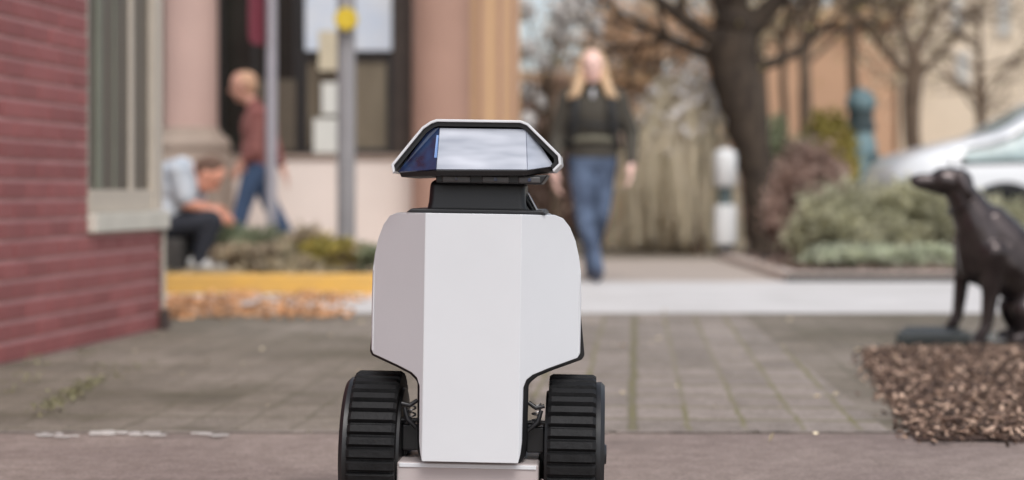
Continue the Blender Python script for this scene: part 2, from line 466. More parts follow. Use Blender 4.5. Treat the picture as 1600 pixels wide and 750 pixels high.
# silhouette of the shell, right half from top to bottom (x, z)
half = [(0, rz(336)), (rx(815), rz(336)), (.148, rz(337)), (.163, rz(342)), (.176, rz(356)), (.187, rz(378)), (.194, rz(402)), (.1985, rz(430)),
        (.1995, rz(470)), (.199, rz(557)), (.194, rz(564)), (.140, rz(577)), (.112, rz(585)), (.101, rz(592)), (.0955, rz(604)),
        (.0945, rz(690)), (.092, rz(708)), (.084, rz(719)), (.080, rz(720)), (0, rz(720))]
FW = .0885
def shell_front(x, z):
    ax = abs(x)
    y = -.135 if ax <= FW else -.135 + (ax - FW) * 1.05
    return y
def outline_full(h):
    r = [p for p in h]
    l = [(-x, z) for x, z in h[::-1] if x > 1e-6]
    return r + l
def shell(name, yb, mt, h, ff, parent):
    mb = MB()
    # three planar front faces sharing the crease lines x=+-FW, planar back, side quads
    zt = h[0][1]; zb = h[-1][1]
    right = [(FW, zt)] + [p for p in h if p[0] > FW + 1e-4] + [(FW, zb)]
    ring = right + [(-x, z) for x, z in right[::-1]]
    n = len(ring); k = len(right)
    fr = [(x, ff(x, z), z) for x, z in ring]
    bk = [(x * (.90 if yb > .1 else .985), yb if abs(x) < .15 else yb - (abs(x) - .15) * .5, z) for x, z in ring]
    fs = [tuple(range(k)), tuple(range(k, 2 * k)), (k - 1, k, 2 * k - 1, 0), tuple(range(2 * n - 1, n - 1, -1))]
    fs += [((i + 1) % n, i, i + n, (i + 1) % n + n) for i in range(n)]
    mb.add(fr + bk, fs)
    return mb
body = shell('front_shell', 0, None, half, shell_front, None)
# bottom point of tongue at crease: rebuild order keeps planar wings
front = body.build('front_shell', M['shell'], rob, bevel=.0045, seg=3, smooth=25)
def grow(h, d_lo, d_up=-.004):
    out = []
    for x, z in h:
        lo = z < rz(552)
        d = d_lo if lo else d_up
        nx = x + (d if x > .01 else 0)
        nz = z
        if lo: nz = z - (d * .9 if (z < rz(700) or x > .10) else 0)
        if z > rz(340): nz = z - .004
        out.append((max(nx, 0), nz))
    return out
core_h = grow(half, .0085)
def core_front(x, z):
    ax = abs(x); return -.095 if ax <= FW else -.095 + (ax - FW) * 1.0
cb = shell('core', .205, None, core_h, core_front, None)
cb.build('chassis_core', M['black'], rob, bevel=.004, smooth=25)
def rear_front(x, z): return .03
rh = [(x * .995, z) for x, z in half]
def rear_shell():
    mb = MB(); ring = outline_full([(p[0] + (.004 if p[0] > 0 else 0), p[1] + (.001 if i < 3 else 0)) for i, p in enumerate(half) if p[1] > rz(600)] + [(0, rz(602))])
    mb.prism(ring, .05, .235)
    mb.v = [(x * (.90 - (y - .05) * .35), y, z) for x, y, z in mb.v]
    return mb
rear_shell().build('rear_shell', M['shell'], rob, bevel=.02, seg=4, smooth=35)
# deck
dk = MB()
dk.prism([(-.128, rz(335.8)), (.132, rz(335.8)), (.126, rz(329.5)), (-.118, rz(329.5))], -.10, .19)
deck = dk.build('deck', M['deck'], rob, bevel=.0025, smooth=30)
MB().lathe((.095, .02, rz(329.5)), [(.012, 0), (.012, .004), (.007, .006)], 20).build('bolt', M['steel'], deck, smooth=30)
# neck
nk = MB()
nk.prism([(rx(666), rz(337)), (rx(826), rz(337)), (rx(822), rz(318)), (rx(821), rz(284)), (rx(672), rz(284)), (rx(670), rz(318))], lambda x, z: -.090 + (z - rz(337)) * .12, .075)
neck = nk.build('neck', M['black'], rob, bevel=.012, seg=4, smooth=35)
nc = MB(); nc.b2((rx(664), -.094, rz(339)), (rx(829), .084, rz(330))); nc.build('neck_collar', M['deck'], neck, bevel=.004, smooth=30)
arm = MB(); arm.tube([(rx(816), -.03, rz(303)), (rx(824), -.03, rz(316)), (rx(836), -.03, rz(334))], [.0045, .006, .006], 10)
arm.build('neck_strut', M['black'], rob, smooth=40)
arm = MB(); arm.tube([(rx(824), -.036, rz(303)), (rx(840), -.036, rz(332))], [.0024, .003], 10)
arm.build('gas_spring', M['steel'], rob, smooth=40)

# head -------------------------------------------------------
hd = [(rx(617), rz(276)), (rx(614), rz(262)), (rx(661), rz(203)), (rx(674), rz(194)), (rx(684), rz(190.5)), (rx(814), rz(190.5)), (rx(826), rz(195)),
      (rx(876), rz(243)), (rx(878), rz(258)), (rx(866), rz(270))]
def inset_poly(pl, d):
    n = len(pl); out = []
    cx = sum(p[0] for p in pl) / n; cz = sum(p[1] for p in pl) / n
    for i in range(n):
        a = Vector(pl[i - 1]); b = Vector(pl[i]); c = Vector(pl[(i + 1) % n])
        e1 = (b - a).normalized(); e2 = (c - b).normalized()
        n1 = Vector((-e1.y, e1.x)); n2 = Vector((-e2.y, e2.x))
        if n1.dot(Vector((cx, cz)) - b) < 0: n1 = -n1
        if n2.dot(Vector((cx, cz)) - b) < 0: n2 = -n2
        m_ = (n1 + n2).normalized(); k = d / max(.4, m_.dot(n1)); out.append(tuple(b + m_ * k))
    return out
def hood(outer, inner, y0, y1, y1i):
    """open-fronted shroud: thin wall between two outlines, open at the bottom edge too"""
    mb = MB(); n = len(outer)
    vs = [(x, y0, z) for x, z in outer] + [(x, y0, z) for x, z in inner] + [(x, y1, z) for x, z in outer] + [(x, y1i, z) for x, z in inner]
    fs = []
    for i in range(n - 1):
        fs += [(i, i + 1, i + 1 + n, i + n), (i + 1, i, i + 2 * n, i + 1 + 2 * n), (i + n, i + n + 1, i + 1 + 3 * n, i + 3 * n)]
    fs += [(0, n, 3 * n, 2 * n), (2 * n - 1, n - 1, 3 * n - 1, 4 * n - 1)]
    fs += [tuple(range(2 * n, 3 * n))[::-1], tuple(range(3 * n, 4 * n))]
    return mb.add(vs, fs)
head_z = 0
i1 = inset_poly(hd, .0048)
hood(hd, i1, -.128, .15, .144).build('head_shell', M['shell'], rob, bevel=.0012, smooth=30)
i2 = inset_poly(hd, .0052); i3 = inset_poly(hd, .0125)
hood(i2, i3, -.120, .14, .05).build('head_liner', M['black'], rob, smooth=30)
# faceted glass
TL = Vector((rx(688), -.116, rz(203.5))); TR = Vector((rx(822), -.116, rz(203.5)))
BL = Vector((rx(686), -.150, rz(268.5))); BR = Vector((rx(826), -.150, rz(267)))
OL = Vector((rx(624), -.112, rz(273))); OR = Vector((rx(866), -.112, rz(260)))
OLt = Vector((rx(671), -.112, rz(206))); ORt = Vector((rx(829), -.112, rz(206)))
def panel(pts, th=.004):
    mb = MB(); pts = [Vector(p) for p in pts]; nn = (pts[1] - pts[0]).cross(pts[2] - pts[0]).normalized()
    if nn.y > 0: nn = -nn
    n = len(pts); mb.add(pts + [p - nn * th for p in pts], [tuple(range(n)), tuple(range(2 * n - 1, n - 1, -1))] + [((i + 1) % n, i, i + n, (i + 1) % n + n) for i in range(n)])
    return mb
panel([BL, BR, TR, TL]).build('face_screen', M['screen'], rob, bevel=.0012, smooth=30)
g = Vector((.0012, 0, 0))
lw = panel([OL, BL - g, TL - g, OLt]).build('side_window', M['darkglass'], rob, smooth=30); lw['label'] = 'dark left window of the head, violet and blue reflection painted in'
rw = panel([BR + g, OR, ORt, TR + g]).build('side_window', M['screen'], rob, smooth=30); rw['label'] = 'right window of the head with pale sky reflection painted in'
# lamp strip inside the left corner of the screen
def lerp(a, b, t): return a + (b - a) * t
a0 = lerp(BL, TL, .28); a1 = lerp(BL, TL, .82); dn = Vector((-.012, .004, 0)); off = Vector((0, -.0018, 0))
panel([a0 + Vector((-.0055, .0005, 0)), a0 + Vector((-.001, -.0015, 0)), a1 + Vector((-.001, -.0025, 0)), a1 + Vector((-.0045, -.0022, 0))], .0012).build('status_lamp', M['blue'], rob)
# black chin tray under the glass, with three grey sensors below it
ch = MB()
ring_t = [(OL.x, -.100), (BL.x, -.153), (BR.x, -.153), (OR.x, -.100), (OR.x - .01, .12), (OL.x + .01, .12)]
zt_ = [rz(273), rz(270), rz(268), rz(261), rz(262), rz(274)]
top = [(x, y, z) for (x, y), z in zip(ring_t, zt_)]
bot = [(x * .97, y + .004, z - .0095) for x, y, z in top]
ch.add(top + bot, [tuple(range(6)), tuple(range(11, 5, -1))] + [((i + 1) % 6, i, i + 6, (i + 1) % 6 + 6) for i in range(6)])
ch.build('chin_tray', M['black'], rob, bevel=.0015, smooth=30)
sb = MB(); sb.prism([(rx(684), rz(289)), (rx(848), rz(289)), (rx(858), rz(274)), (rx(684), rz(277))], -.128, .06)
sb.build('sensor_housing', M['black'], rob, bevel=.003, smooth=30)
for a, b_ in ((694, 738), (756, 798), (812, 846)):
    q = MB(); q.b2((rx(a), -.133, rz(287.5)), (rx(b_), -.12, rz(277.5)))
    so_ = q.build('sensor', M['sensor'], rob, bevel=.003, seg=3, smooth=30)
    MB().lathe(((rx(a) + rx(b_)) / 2, -.136, rz(282.5)), [(.0001, 0), (.0032, 0), (.0036, .003), (.0036, .006)], 20, 'Y').build('lens', M['darkglass'], so_, smooth=30)

# wheels ------------------------------------------------------
def wheel(side):
    s_ = side
    ctr = Vector((s_ * .1855, .02, .149)); RR = .151; N = 40
    lab = 'left black ribbed wheel' if side < 0 else 'right black ribbed wheel'
    # carcass + lugs
    mb = MB()
    x0, x1 = -.0445, .0445
    prof = []
    for i in range(N):
        for (fr, rr) in ((.0, RR - .008), (.18, RR), (.72, RR), (.9, RR - .008)):
            a = 2 * math.pi * (i + fr) / N; prof.append((rr * math.cos(a), rr * math.sin(a)))
    n = len(prof)
    vs = []
    for xx, k in ((x0, .975), (x0 + .006, 1), (x1 - .006, 1), (x1, .975)):
        vs += [ctr + Vector((xx, y * k, z * k)) for y, z in prof]
    fs = []
    for r_ in range(3):
        for i in range(n):
            a = r_ * n + i; b = r_ * n + (i + 1) % n; fs.append((a, b, b + n, a + n))
    fs += [tuple(range(n))[::-1], tuple(range(3 * n, 4 * n))]
    mb.add(vs, fs)
    rim = MB()
    o_ = s_
    # outer side disc, slightly smaller, standing proud of the tread
    rim.lathe(ctr, [(.137, s_ * .0447), (.138, s_ * .0535), (.131, s_ * .061), (.10, s_ * .061), (.09, s_ * .054), (.045, s_ * .054), (.04, s_ * .062), (.001, s_ * .062)], 48, 'X')
    rm = rim.build('wheel', M['black'], rob, smooth=35)
    ty = mb.build('tyre', M['rubber'], rm, smooth=20)
    hb = MB(); hb.lathe(ctr, [(.02, s_ * .0622), (.018, s_ * .066), (.001, s_ * .0665)], 24, 'X')
    hb.build('hub', M['deck'], rm, smooth=35)
    # inner web, motor and suspension bracket between body and wheel
    ib = MB(); ib.lathe(ctr, [(.12, -s_ * .0447), (.118, -s_ * .050), (.05, -s_ * .053), (.048, -s_ * .059), (.001, -s_ * .059)], 40, 'X')
    ib.build('inner_disc', M['black'], rm, smooth=35)
    ax = MB(); ax.b2((s_ * .100, -.055, rz(713)), (s_ * .134, .05, rz(672)))
    ax.b2((s_ * .098, -.062, rz(668)), (s_ * .140, -.05, rz(662)))
    ax.build('motor_housing', M['black'], rob, bevel=.005, seg=2, smooth=30)
    br = MB(); br.tube([(s_ * .104, -.07, rz(632)), (s_ * .118, -.072, rz(640)), (s_ * .134, -.072, rz(637))], [.004, .0045, .004], 10)
    br.tube([(s_ * .104, -.07, rz(676)), (s_ * .122, -.072, rz(662)), (s_ * .128, -.07, rz(644))], [.004, .005, .004], 10)
    br.build('suspension_link', M['deck'], rob, smooth=40)
    sp = MB(); hel = []
    for i in range(60):
        a = i / 59 * math.pi * 2 * 6; hel.append((s_ * .118 + .008 * math.cos(a), -.04 + .008 * math.sin(a), rz(700) + i / 59 * .075))
    sp.tube(hel, [.0018] * 60, 6)
    sp.build('spring', M['steel'], rob, smooth=40)
wheel(-1); wheel(1)
# pale bumper plate low between the wheels
lp = MB(); lp.b2((rx(628), -.105, rz(790)), (rx(850), .16, rz(725)))
M['bumper'] = mat('pale_bumper', (.50, .44, .43), .4, var=.05)
bp_ = lp.build('bumper', M['bumper'], rob, bevel=.005, seg=3, smooth=30)
lip = MB(); lip.b2((rx(632), -.1075, rz(733)), (rx(846), -.1045, rz(726.5))); lip.build('bumper_lip', M['shell'], bp_, bevel=.001)
# small rear castor
cs_ = MB(); cs_.lathe((0, .24, .045), [(.002, -.015), (.04, -.015), (.045, -.01), (.045, .01), (.04, .015), (.002, .015)], 28, 'X')
ca = cs_.build('castor', M['rubber'], rob, smooth=30)
fk = MB(); fk.b2((-.024, .21, .045), (-.018, .26, .12)); fk.b2((.018, .21, .045), (.024, .26, .12)); fk.b2((-.024, .17, .115), (.024, .26, .135)); fk.build('castor_fork', M['deck'], ca, bevel=.002)

# ------------------------------------------------------------------ BRONZE DOG
DY = 7.85
def D(px, py, dy=0.):
    p = P(px, py, DY); return Vector((p.x, DY + dy, p.z))
dg = thing('dog_statue', (1.95, DY, .05), 'dark bronze statue of a sitting dog on a low slab beside the bark mulch', 'statue')
m_br = mat('dark_bronze', (.030, .022, .021), .24, metal=.6, col2=(.10, .082, .080), scale=5, bump=.25, bscale=25)
b = MB(); px2 = DY / 2800
def cap(a, c, ra, rb): b.capsule(a, c, ra * px2, rb * px2, 18)
cap(D(1434, 284), D(1464, 284), 11, 15)            # muzzle
cap(D(1430, 282), D(1440, 281), 9, 11)
cap(D(1446, 291), D(1475, 294), 7, 13)            # lower jaw
cap(D(1474, 282), D(1497, 286), 21, 24)           # skull
b.ell(D(1458, 276), (8 * px2, 13 * px2, 6 * px2))
cap(D(1494, 290), D(1524, 342), 21, 34)           # neck
cap(D(1484, 302), D(1508, 345), 7, 19)
cap(D(1527, 352), D(1552, 412), 36, 44)           # chest
cap(D(1518, 370), D(1524, 420), 27, 25)
cap(D(1548, 352), D(1585, 398), 33, 42)           # withers
cap(D(1556, 402), D(1606, 440), 46, 44)
cap(D(1590, 400), D(1648, 458), 42, 46)           # back to rump
cap(D(1648, 458), D(1668, 486), 46, 42)
for sy, fx in ((-1, 0), (1, 0)):
    dy = sy * .075
    if sy < 0:      # near foreleg stands slightly further back
        cap(D(1545, 395, dy), D(1541, 455, dy), 24, 15); cap(D(1541, 455, dy), D(1534, 512, dy), 14, 9)
        cap(D(1533, 512, dy), D(1523, 525, dy), 10, 9); cap(D(1524, 526, dy), D(1517, 528, dy), 8, 6)
    else:
        cap(D(1515, 375, dy * .8), D(1511, 425, dy), 20, 14); cap(D(1511, 425, dy), D(1503, 494, dy), 13, 9)
        cap(D(1503, 494, dy), D(1496, 507, dy), 9.5, 9); cap(D(1497, 508, dy), D(1488, 512, dy), 8, 6)
    # thigh, shank and hind foot
    t = .10 * sy
    b.ell(D(1622, 484, t), (50 * px2, .055, 42 * px2), (0, R(-18), 0))
    cap(D(1592, 482, t), D(1628, 515, t), 22, 16)
    cap(D(1630, 516, t), D(1590, 523, t), 12, 9); cap(D(1590, 524, t), D(1574, 526, t), 9, 7)
cap(D(1690, 505), D(1740, 524), 16, 9); cap(D(1740, 524), D(1790, 525), 9, 5)
dogbody = b.build('body', m_br, dg, o=dg.location, remesh=.007, iters=3)
for sy in (-1, 1):
    e = MB(); t = sy * .052
    e.capsule(D(1493, 274, t * .9), D(1506, 300, t * 1.25), 9 * px2, 10 * px2); e.capsule(D(1506, 300, t * 1.25), D(1509, 320, t * 1.2), 10 * px2, 4 * px2)
    e.build('ear', m_br, dg, o=dg.location, smooth=60)
    MB().ell(D(1467, 278, sy * .036), (.006, .004, .006)).build('eye', M['black'], dg, o=dg.location, smooth=60)
MB().ell(D(1426, 281), (.012, .016, .011)).build('nose', M['black'], dg, o=dg.location, smooth=60)
cl = MB()
ringp = []
for i in range(28):
    a = 2 * math.pi * i / 28; c0 = D(1507, 318); ax1 = Vector((math.cos(R(32)), 0, math.sin(R(32)))); ringp.append(c0 + ax1 * .082 * math.cos(a) + Vector((0, 1, 0)) * .082 * math.sin(a))
cl.tube(ringp + [ringp[0]], [.008] * 29, 8)
cl.build('collar', m_br, dg, o=dg.location, smooth=60)
pl = MB(); pl.add([(x, y, z) for z in (.005, .05) for x, y in ((1.625, 7.58), (1.945, 7.58), (1.99, 8.02), (1.76, 8.02))], [(0, 3, 2, 1), (4, 5, 6, 7), (0, 1, 5, 4), (1, 2, 6, 5), (2, 3, 7, 6), (3, 0, 4, 7)])
pb_ = MB(); pb_.b2((1.95, 7.62, .004), (2.95, 8.15, .014))
sl_ = pl.build('statue_plinth', mat('green_bronze_slab', (.022, .025, .025), .5, metal=.2, col2=(.05, .056, .054), scale=3), bevel=.008, seg=3)
tag(sl_, 'low dark grey green slab lying under the dog statue', 'plinth')
pb_.build('base_plate', m_br, sl_)

# ------------------------------------------------------------------ BRICK BUILDING on the left
cor = Vector((-1.655, 8.47, 0)); wd = Vector((-.1429, -1, 0)).normalized(); wn = Vector((-wd.y, wd.x, 0))  # along wall towards camera; outward
if wn.x < 0: wn = -wn
def W(u, n_, z): return cor + wd * u + wn * n_ + Vector((0, 0, z))
wrot = Matrix((wd, wn, Vector((0, 0, 1)))).transposed()
def wbox(mb, u0, u1, n0, n1, z0, z1, tint=None):
    return mb.box(W((u0 + u1) / 2, (n0 + n1) / 2, (z0 + z1) / 2), (u1 - u0, n1 - n0, z1 - z0), wrot, tint)
bk = thing('brick_building', (-1.8, 8.0, 0), 'painted red brick building on the left with a tall grey window at its corner', 'building')
bo = bk.location
m_mortar = mat('mortar_lit_edges', lin(222, 176, 172, .95), .9, var=.12, scale=5)  # joints paled in colour to show the sky-lit ledge of each course
m_brick = mat('painted_brick', lin(164, 98, 96, .95), .62, col2=lin(146, 84, 83, .95), scale=2.2, bump=.3, bscale=50, tint=True)
HB = 4.2; U1 = 8.5
WU0, WU1, WZ0, WZ1 = .075, .925, .56, 3.2
core = MB()
wbox(core, .012, U1, -.30, -.012, -.02, WZ0 - .09)
wbox(core, WU1 + .0, U1, -.30, -.012, WZ0 - .09, HB)
wbox(core, .012, WU1, -.30, -.012, WZ1, HB)
wbox(core, .0, .25, -5, -.30, -.02, HB); wbox(core, .25, U1, -5, -4.8, -.02, HB)
wall = core.build('wall', m_mortar, bk, o=bo)
bb = MB(); rng = np.random.default_rng(2)
ch_ = .077; nrow = int(HB / ch_)
for r_ in range(nrow):
    z0 = .01 + r_ * ch_; u = -.11 * (r_ % 2)
    while u < U1:
        a, c = max(u, 0), min(u + .212, U1)
        u += .222
        if c - a < .03: continue
        if z0 + .067 > WZ0 - .09 and z0 < WZ1:
            if c <= WU1 + .01: continue
            a = max(a, WU1 + .004)
            if c - a < .02: continue
        t = float(rng.uniform(.88, 1.12)); d_ = rng.uniform(-.0015, .0015)
        wbox(bb, a, c, -.02, -.001 + d_, z0, z0 + .061, t)
bb.build('brick_courses', m_brick, wall, o=bo, bevel=.004, seg=2)
m_trim = mat('pale_trim', lin(212, 200, 184, .85), .6, var=.06)
m_trim2 = mat('greenish_trim', lin(226, 220, 206, .85), .6, var=.08)
wf = MB()
wbox(wf, .015, .125, -.25, .010, WZ0 + .004, WZ1)                    # broad corner jamb
wbox(wf, WU1 - .02, WU1 - .002, -.25, -.006, WZ0 + .004, WZ1)
wbox(wf, .015, WU1 - .002, -.25, -.006, WZ1, WZ1 + .06)
wbox(wf, .34, .385, -.03, -.012, WZ0 + .10, WZ1 - .002)
wbox(wf, .127, WU1 - .022, -.04, .0, WZ0 + .004, WZ0 + .10)
win = wf.build('window', m_trim, bk, o=bo, bevel=.003)
mw_ = MB(); wbox(mw_, .73, .79, -.03, -.012, WZ0 + .102, WZ1 - .002); wbox(mw_, .55, .57, -.03, -.018, WZ0 + .102, WZ1 - .002)
mw_.build('mullion', mat('weathered_green_trim', lin(140, 142, 126, .8), .7, var=.1), win, o=bo, bevel=.003)
gl = MB(); wbox(gl, .126, WU1 - .021, -.04, -.024, WZ0, WZ1)
gl.build('pane', mat('old_window_glass', lin(116, 106, 94, .62), .35, var=.3, scale=1.6, stretch=(4, 4, .3)), win, o=bo)
cr_ = MB(); wbox(cr_, .45, .78, -.23, -.218, WZ0, WZ1); 
si = MB(); wbox(si, -.02, WU1 - .004, -.24, .035, WZ0 - .083, WZ0)
si.build('sill', m_trim2, bk, o=bo, bevel=.006)
ct = MB(); wbox(ct, -.022, -.002, -.30, .012, .10, WZ0 - .09); wbox(ct, -.002, .022, .004, .014, .10, WZ0 - .09)
ct.build('corner_trim', m_trim, bk, o=bo, bevel=.002)
cf = MB(); wbox(cf, -.03, .05, .004, .03, .0, .095); cf.build('corner_foot', mat('rusty_iron', (.07, .045, .04), .8), bk, o=bo, bevel=.004)
rf = MB(); wbox(rf, -.1, U1, -5.1, .12, HB + .002, HB + .2); rf.build('roof', m_trim, bk, o=bo, bevel=.01)

# ------------------------------------------------------------------ COLUMNED BUILDING behind
fb = thing('columned_building', (-2, 16, 0), 'tan stone building with thick round columns and dark windows, behind the left pavement', 'building')
fo = fb.location
m_stone = mat('pale_stone', lin(238, 224, 214, .92), .8, var=.04, scale=2, bump=.1)
m_pink = mat('pink_stone', lin(208, 176, 164, .85), .75, var=.05, scale=2)
m_rose = mat('rose_brown_stone', lin(184, 146, 128, .85), .7, var=.06, scale=3)
m_tan = mat('tan_stucco', lin(208, 172, 134, .88), .85, var=.06, scale=1.5, stretch=(3, 3, .5))
m_dark = mat('dark_frame', (.018, .015, .014), .5)
m_room = mat('dark_interior', (.022, .020, .018), .9)
lw_ = MB(); lw_.b2((-9, 16.0, -.02), (-.865, 16.35, .94)); lw_.build('parapet_wall', m_stone, fb, o=fo, bevel=.01)
cp = MB(); cp.b2((-9, 15.975, .943), (-.87, 16.36, .985)); cp.build('coping', mat('coping_stone', lin(170, 150, 135, .8), .8), fb, o=fo, bevel=.006)
rt = MB(); rt.b2((-.86, 15.95, -.02), (.07, 16.4, 5.2)); 
tw = rt.build('wall', m_tan, fb, o=fo, bevel=.01)
for xx in (-.30, -.12, .0):
    MB().b2((xx, 15.93, .12), (xx + .035, 15.947, 5.1)).build('pilaster_strip', m_rose, tw, o=fo, bevel=.004)
bx = MB(); bx.b2((-9, 16.9, -.02), (-.87, 17.1, 5.2)); bx.b2((-9, 26, 0), (.07, 26.2, 5.2)); bx.b2((-.13, 16.41, 0), (.066, 25.99, 5.2)); bx.b2((-9, 16.37, 4.2), (-.87, 16.89, 5.2))
bx.b2((-9.2, 16.3, -.02), (-9.0, 26, 5.2))
bx.build('wall', m_room, fb, o=fo)
up = MB(); up.b2((-9, 16.0, 3.6), (-.865, 16.36, 5.2)); up.build('upper_wall', m_stone, fb, o=fo, bevel=.01)
ro = MB(); ro.b2((-9.3, 15.7, 5.203), (.3, 26.4, 5.4)); ro.build('roof', m_stone, fb, o=fo, bevel=.02)
def col_(px, wpx, Y, base, m_, nm='column'):
    X = P(px, 0, Y).x; r = wpx / 2 * Y / 2800
    mb = MB(); mb.lathe((X, Y, 0), [(r, .3), (r, 5.15)], 40); c = mb.build(nm, m_, fb, o=fo, smooth=40)
    pb = MB(); pb.lathe((X, Y, 0), [(r + .14, -.02), (r + .14, .9), (r + .10, 1.0), (r + .12, 1.04), (r + .09, 1.12), (r + .03, 1.16), (r + .02, 1.2), (r, 1.21)], 40)
    if base: pb.build('column_base', mat('weathered_stone', lin(178, 160, 145, .8), .8, var=.1, scale=6), c, o=fo, smooth=40)
    return c
col_(298, 84, 15.6, True, m_pink)
col_(690, 92, 15.75, False, m_rose)
# windows between the columns
def fwin(x0, x1, z0, z1, Y, glassm, mull=(), fw=.05, label=None):
    f = MB(); f.b2((x0, Y, z0), (x0 + fw, Y + .08, z1)); f.b2((x1 - fw, Y, z0), (x1, Y + .08, z1)); f.b2((x0 + fw, Y, z0), (x1 - fw, Y + .08, z0 + fw)); f.b2((x0 + fw, Y, z1 - fw), (x1 - fw, Y + .08, z1))
    for kx, kz in mull:
        if kx is not None: f.b2((kx - fw / 2, Y + .002, z0 + fw), (kx + fw / 2, Y + .078, z1 - fw))
        if kz is not None: f.b2((x0 + fw, Y + .004, kz - fw / 2), (x1 - fw, Y + .076, kz + fw / 2))
    wo = f.build('window', m_dark, fb, o=fo, bevel=.004)
    if label: wo['label'] = label
    g_ = MB(); g_.b2((x0 + fw * .5, Y + .03, z0 + fw * .5), (x1 - fw * .5, Y + .04, z1 - fw * .5)); g_.build('pane', glassm, wo, o=fo)
    return wo
m_g1 = mat('dark_glass', (.018, .018, .015), .15, var=.4, scale=1)
m_g2 = mat('tan_glass', lin(150, 138, 118, .55), .2, var=.3, scale=1.5, stretch=(4, 1, .6))
X = lambda px, Y=16.1: (px - 800) * Y / 2800
fwin(X(470), X(614), .985, 3.6, 16.1, m_g2, [(None, 1.86)], .055)
fwin(X(340), X(468), .985, 3.6, 16.1, m_g1, [(X(398), None)], .05)
pnl = MB(); pnl.b2((X(401), 16.085, 1.02), (X(462), 16.1, 1.66)); pnl.build('window_panel', mat('brown_panel', lin(108, 96, 80, .6), .7, var=.1), fb, o=fo, bevel=.004)
ds = MB(); ds.b2((X(614) + .003, 16.05, .985), (-.865, 16.3, 3.6)); ds.build('column_side_shade', mat('umber_shade', (.055, .04, .032), .7, var=.2), fb, o=fo)  # dark strip painted in for the shaded left side of the column
fwin(-7.5, X(338), .985, 3.6, 16.1, m_g1, [(-5.5, None), (-4, None)], .05)

def poster(x0, x1, y0, y1, m_, label, Y=16.06):
    a = P(x0, y1, Y); b_ = P(x1, y0, Y); q = MB(); q.b2((a.x, Y, a.z), (b_.x, Y + .006, b_.z))
    o = q.build('poster', m_, None); tag(o, label, 'poster', None)
    return o
m_pw = mat('paper_white', lin(222, 222, 214, .9), .6, var=.03)
m_pb = mat('paper_blue', lin(200, 212, 228, .9), .6, col2=lin(222, 226, 230, .9), scale=3)
m_pc = mat('paper_cream', lin(214, 202, 174, .85), .6, var=.05)
poster(477, 612, -60, 79, m_pb, 'large pale blue poster filling the top of the window')
poster(498, 527, 48, 110, m_pc, 'cream coloured notice behind the grey pole, under the blue poster', 16.05)
poster(503, 527, 129, 179, m_pw, 'small white notice beside the grey pole, middle of the window')
poster(490, 528, 185, 239, m_pw, 'square white notice low in the window by the grey pole')
# ------------------------------------------------------------------ posts
def lz(z, Y): return EYE - (z - 300) * Y / 2800
def post(name, px, wpx, Y, h, m_, label, cat):
    X_ = P(px, 0, Y).x; r = wpx / 2 * Y / 2800
    t = thing(name, (X_, Y, .1), label, cat)
    MB().lathe((X_, Y, 0), [(r, .1), (r, h)], 28).build('pole', m_, t, o=t.location, smooth=40)
    return t, X_, r
m_gal = mat('galvanised_steel', lin(188, 184, 190, .80), .5, metal=.25, var=.08, scale=4)
m_gal2 = mat('grey_painted_pole', lin(166, 163, 164, .80), .5, metal=.1, var=.08, scale=4)
t, X_, r = post('sign_post', 424, 17, 13.0, 2.75, m_gal, 'thin pale metal post carrying a dark red sign, nearer the brick wall', 'sign post')
sg = MB(); out = []
for i in range(28):
    a = 2 * math.pi * i / 28; cx, cz = .15 * math.copysign(abs(math.cos(a)) ** .35, math.cos(a)), .22 * math.copysign(abs(math.sin(a)) ** .35, math.sin(a)); out.append((cx, cz))
rotm = Matrix.Rotation(R(66), 3, 'Z')
mb = MB(); mb.prism(out, -.0015, .0015); mb.v = [tuple(rotm @ Vector(v) + Vector((X_ - .082, 12.98, 1.935))) for v in mb.v]
mb.build('sign_plate', mat('maroon_sign', lin(140, 62, 76, .75), .45, var=.05), t, o=t.location)
MB().lathe((X_, 13, .1), [(.07, 0), (.07, .02), (.045, .05)], 24).build('base_collar', m_gal, t, o=t.location, smooth=40)
t, X_, r = post('lamp_post', 541, 29, 13.3, 4.6, m_gal2, 'thicker grey pole with a yellow push box, in front of the poster window', 'pole')
yb = MB(); c0 = P(541, 30, 13.2); yb.lathe((c0.x, 13.3 - r - .07, c0.z), [(.001, -.0), (.078, .0), (.085, .015), (.085, .06), (.06, .085)], 28, 'Y')
yo = yb.build('signal_box', mat('yellow_plastic', lin(238, 205, 60, .8), .45, var=.05), t, o=t.location, smooth=40)
MB().lathe((X_, 13.3, .1), [(.13, 0), (.13, .03), (.1, .09), (.085, .12)], 24).build('base_collar', m_gal2, t, o=t.location, smooth=40)

# bollard
Yb = 17.4; Xb = P(1133, 0, Yb).x
t = thing('bollard', (Xb, Yb, 0), 'white bollard with a dark band around its middle, in front of the dark tree trunk', 'bollard')
m_bw = mat('white_bollard_paint', lin(238, 238, 236, .85), .5, var=.04)
def zb_(py): return lz(py, Yb)
MB().lathe((Xb, Yb, 0), [(.085, 0), (.095, .02), (.075, .10), (.07, zb_(382))], 28).build('foot', M['deck'], t, o=t.location, smooth=40)
MB().lathe((Xb, Yb, 0), [(.10, zb_(382) + .002), (.112, zb_(380)), (.112, zb_(325)), (.10, zb_(320))], 28).build('lower_sleeve', m_bw, t, o=t.location, smooth=40)
MB().lathe((Xb, Yb, 0), [(.072, zb_(320) + .002), (.072, zb_(292))], 28).build('band', mat('grey_teal_band', (.09, .12, .12), .5), t, o=t.location, smooth=40)
MB().lathe((Xb, Yb, 0), [(.10, zb_(292) + .002), (.114, zb_(289)), (.114, zb_(246)), (.10, zb_(238)), (.05, zb_(232)), (.001, zb_(231))], 28).build('head', m_bw, t, o=t.location, smooth=40)

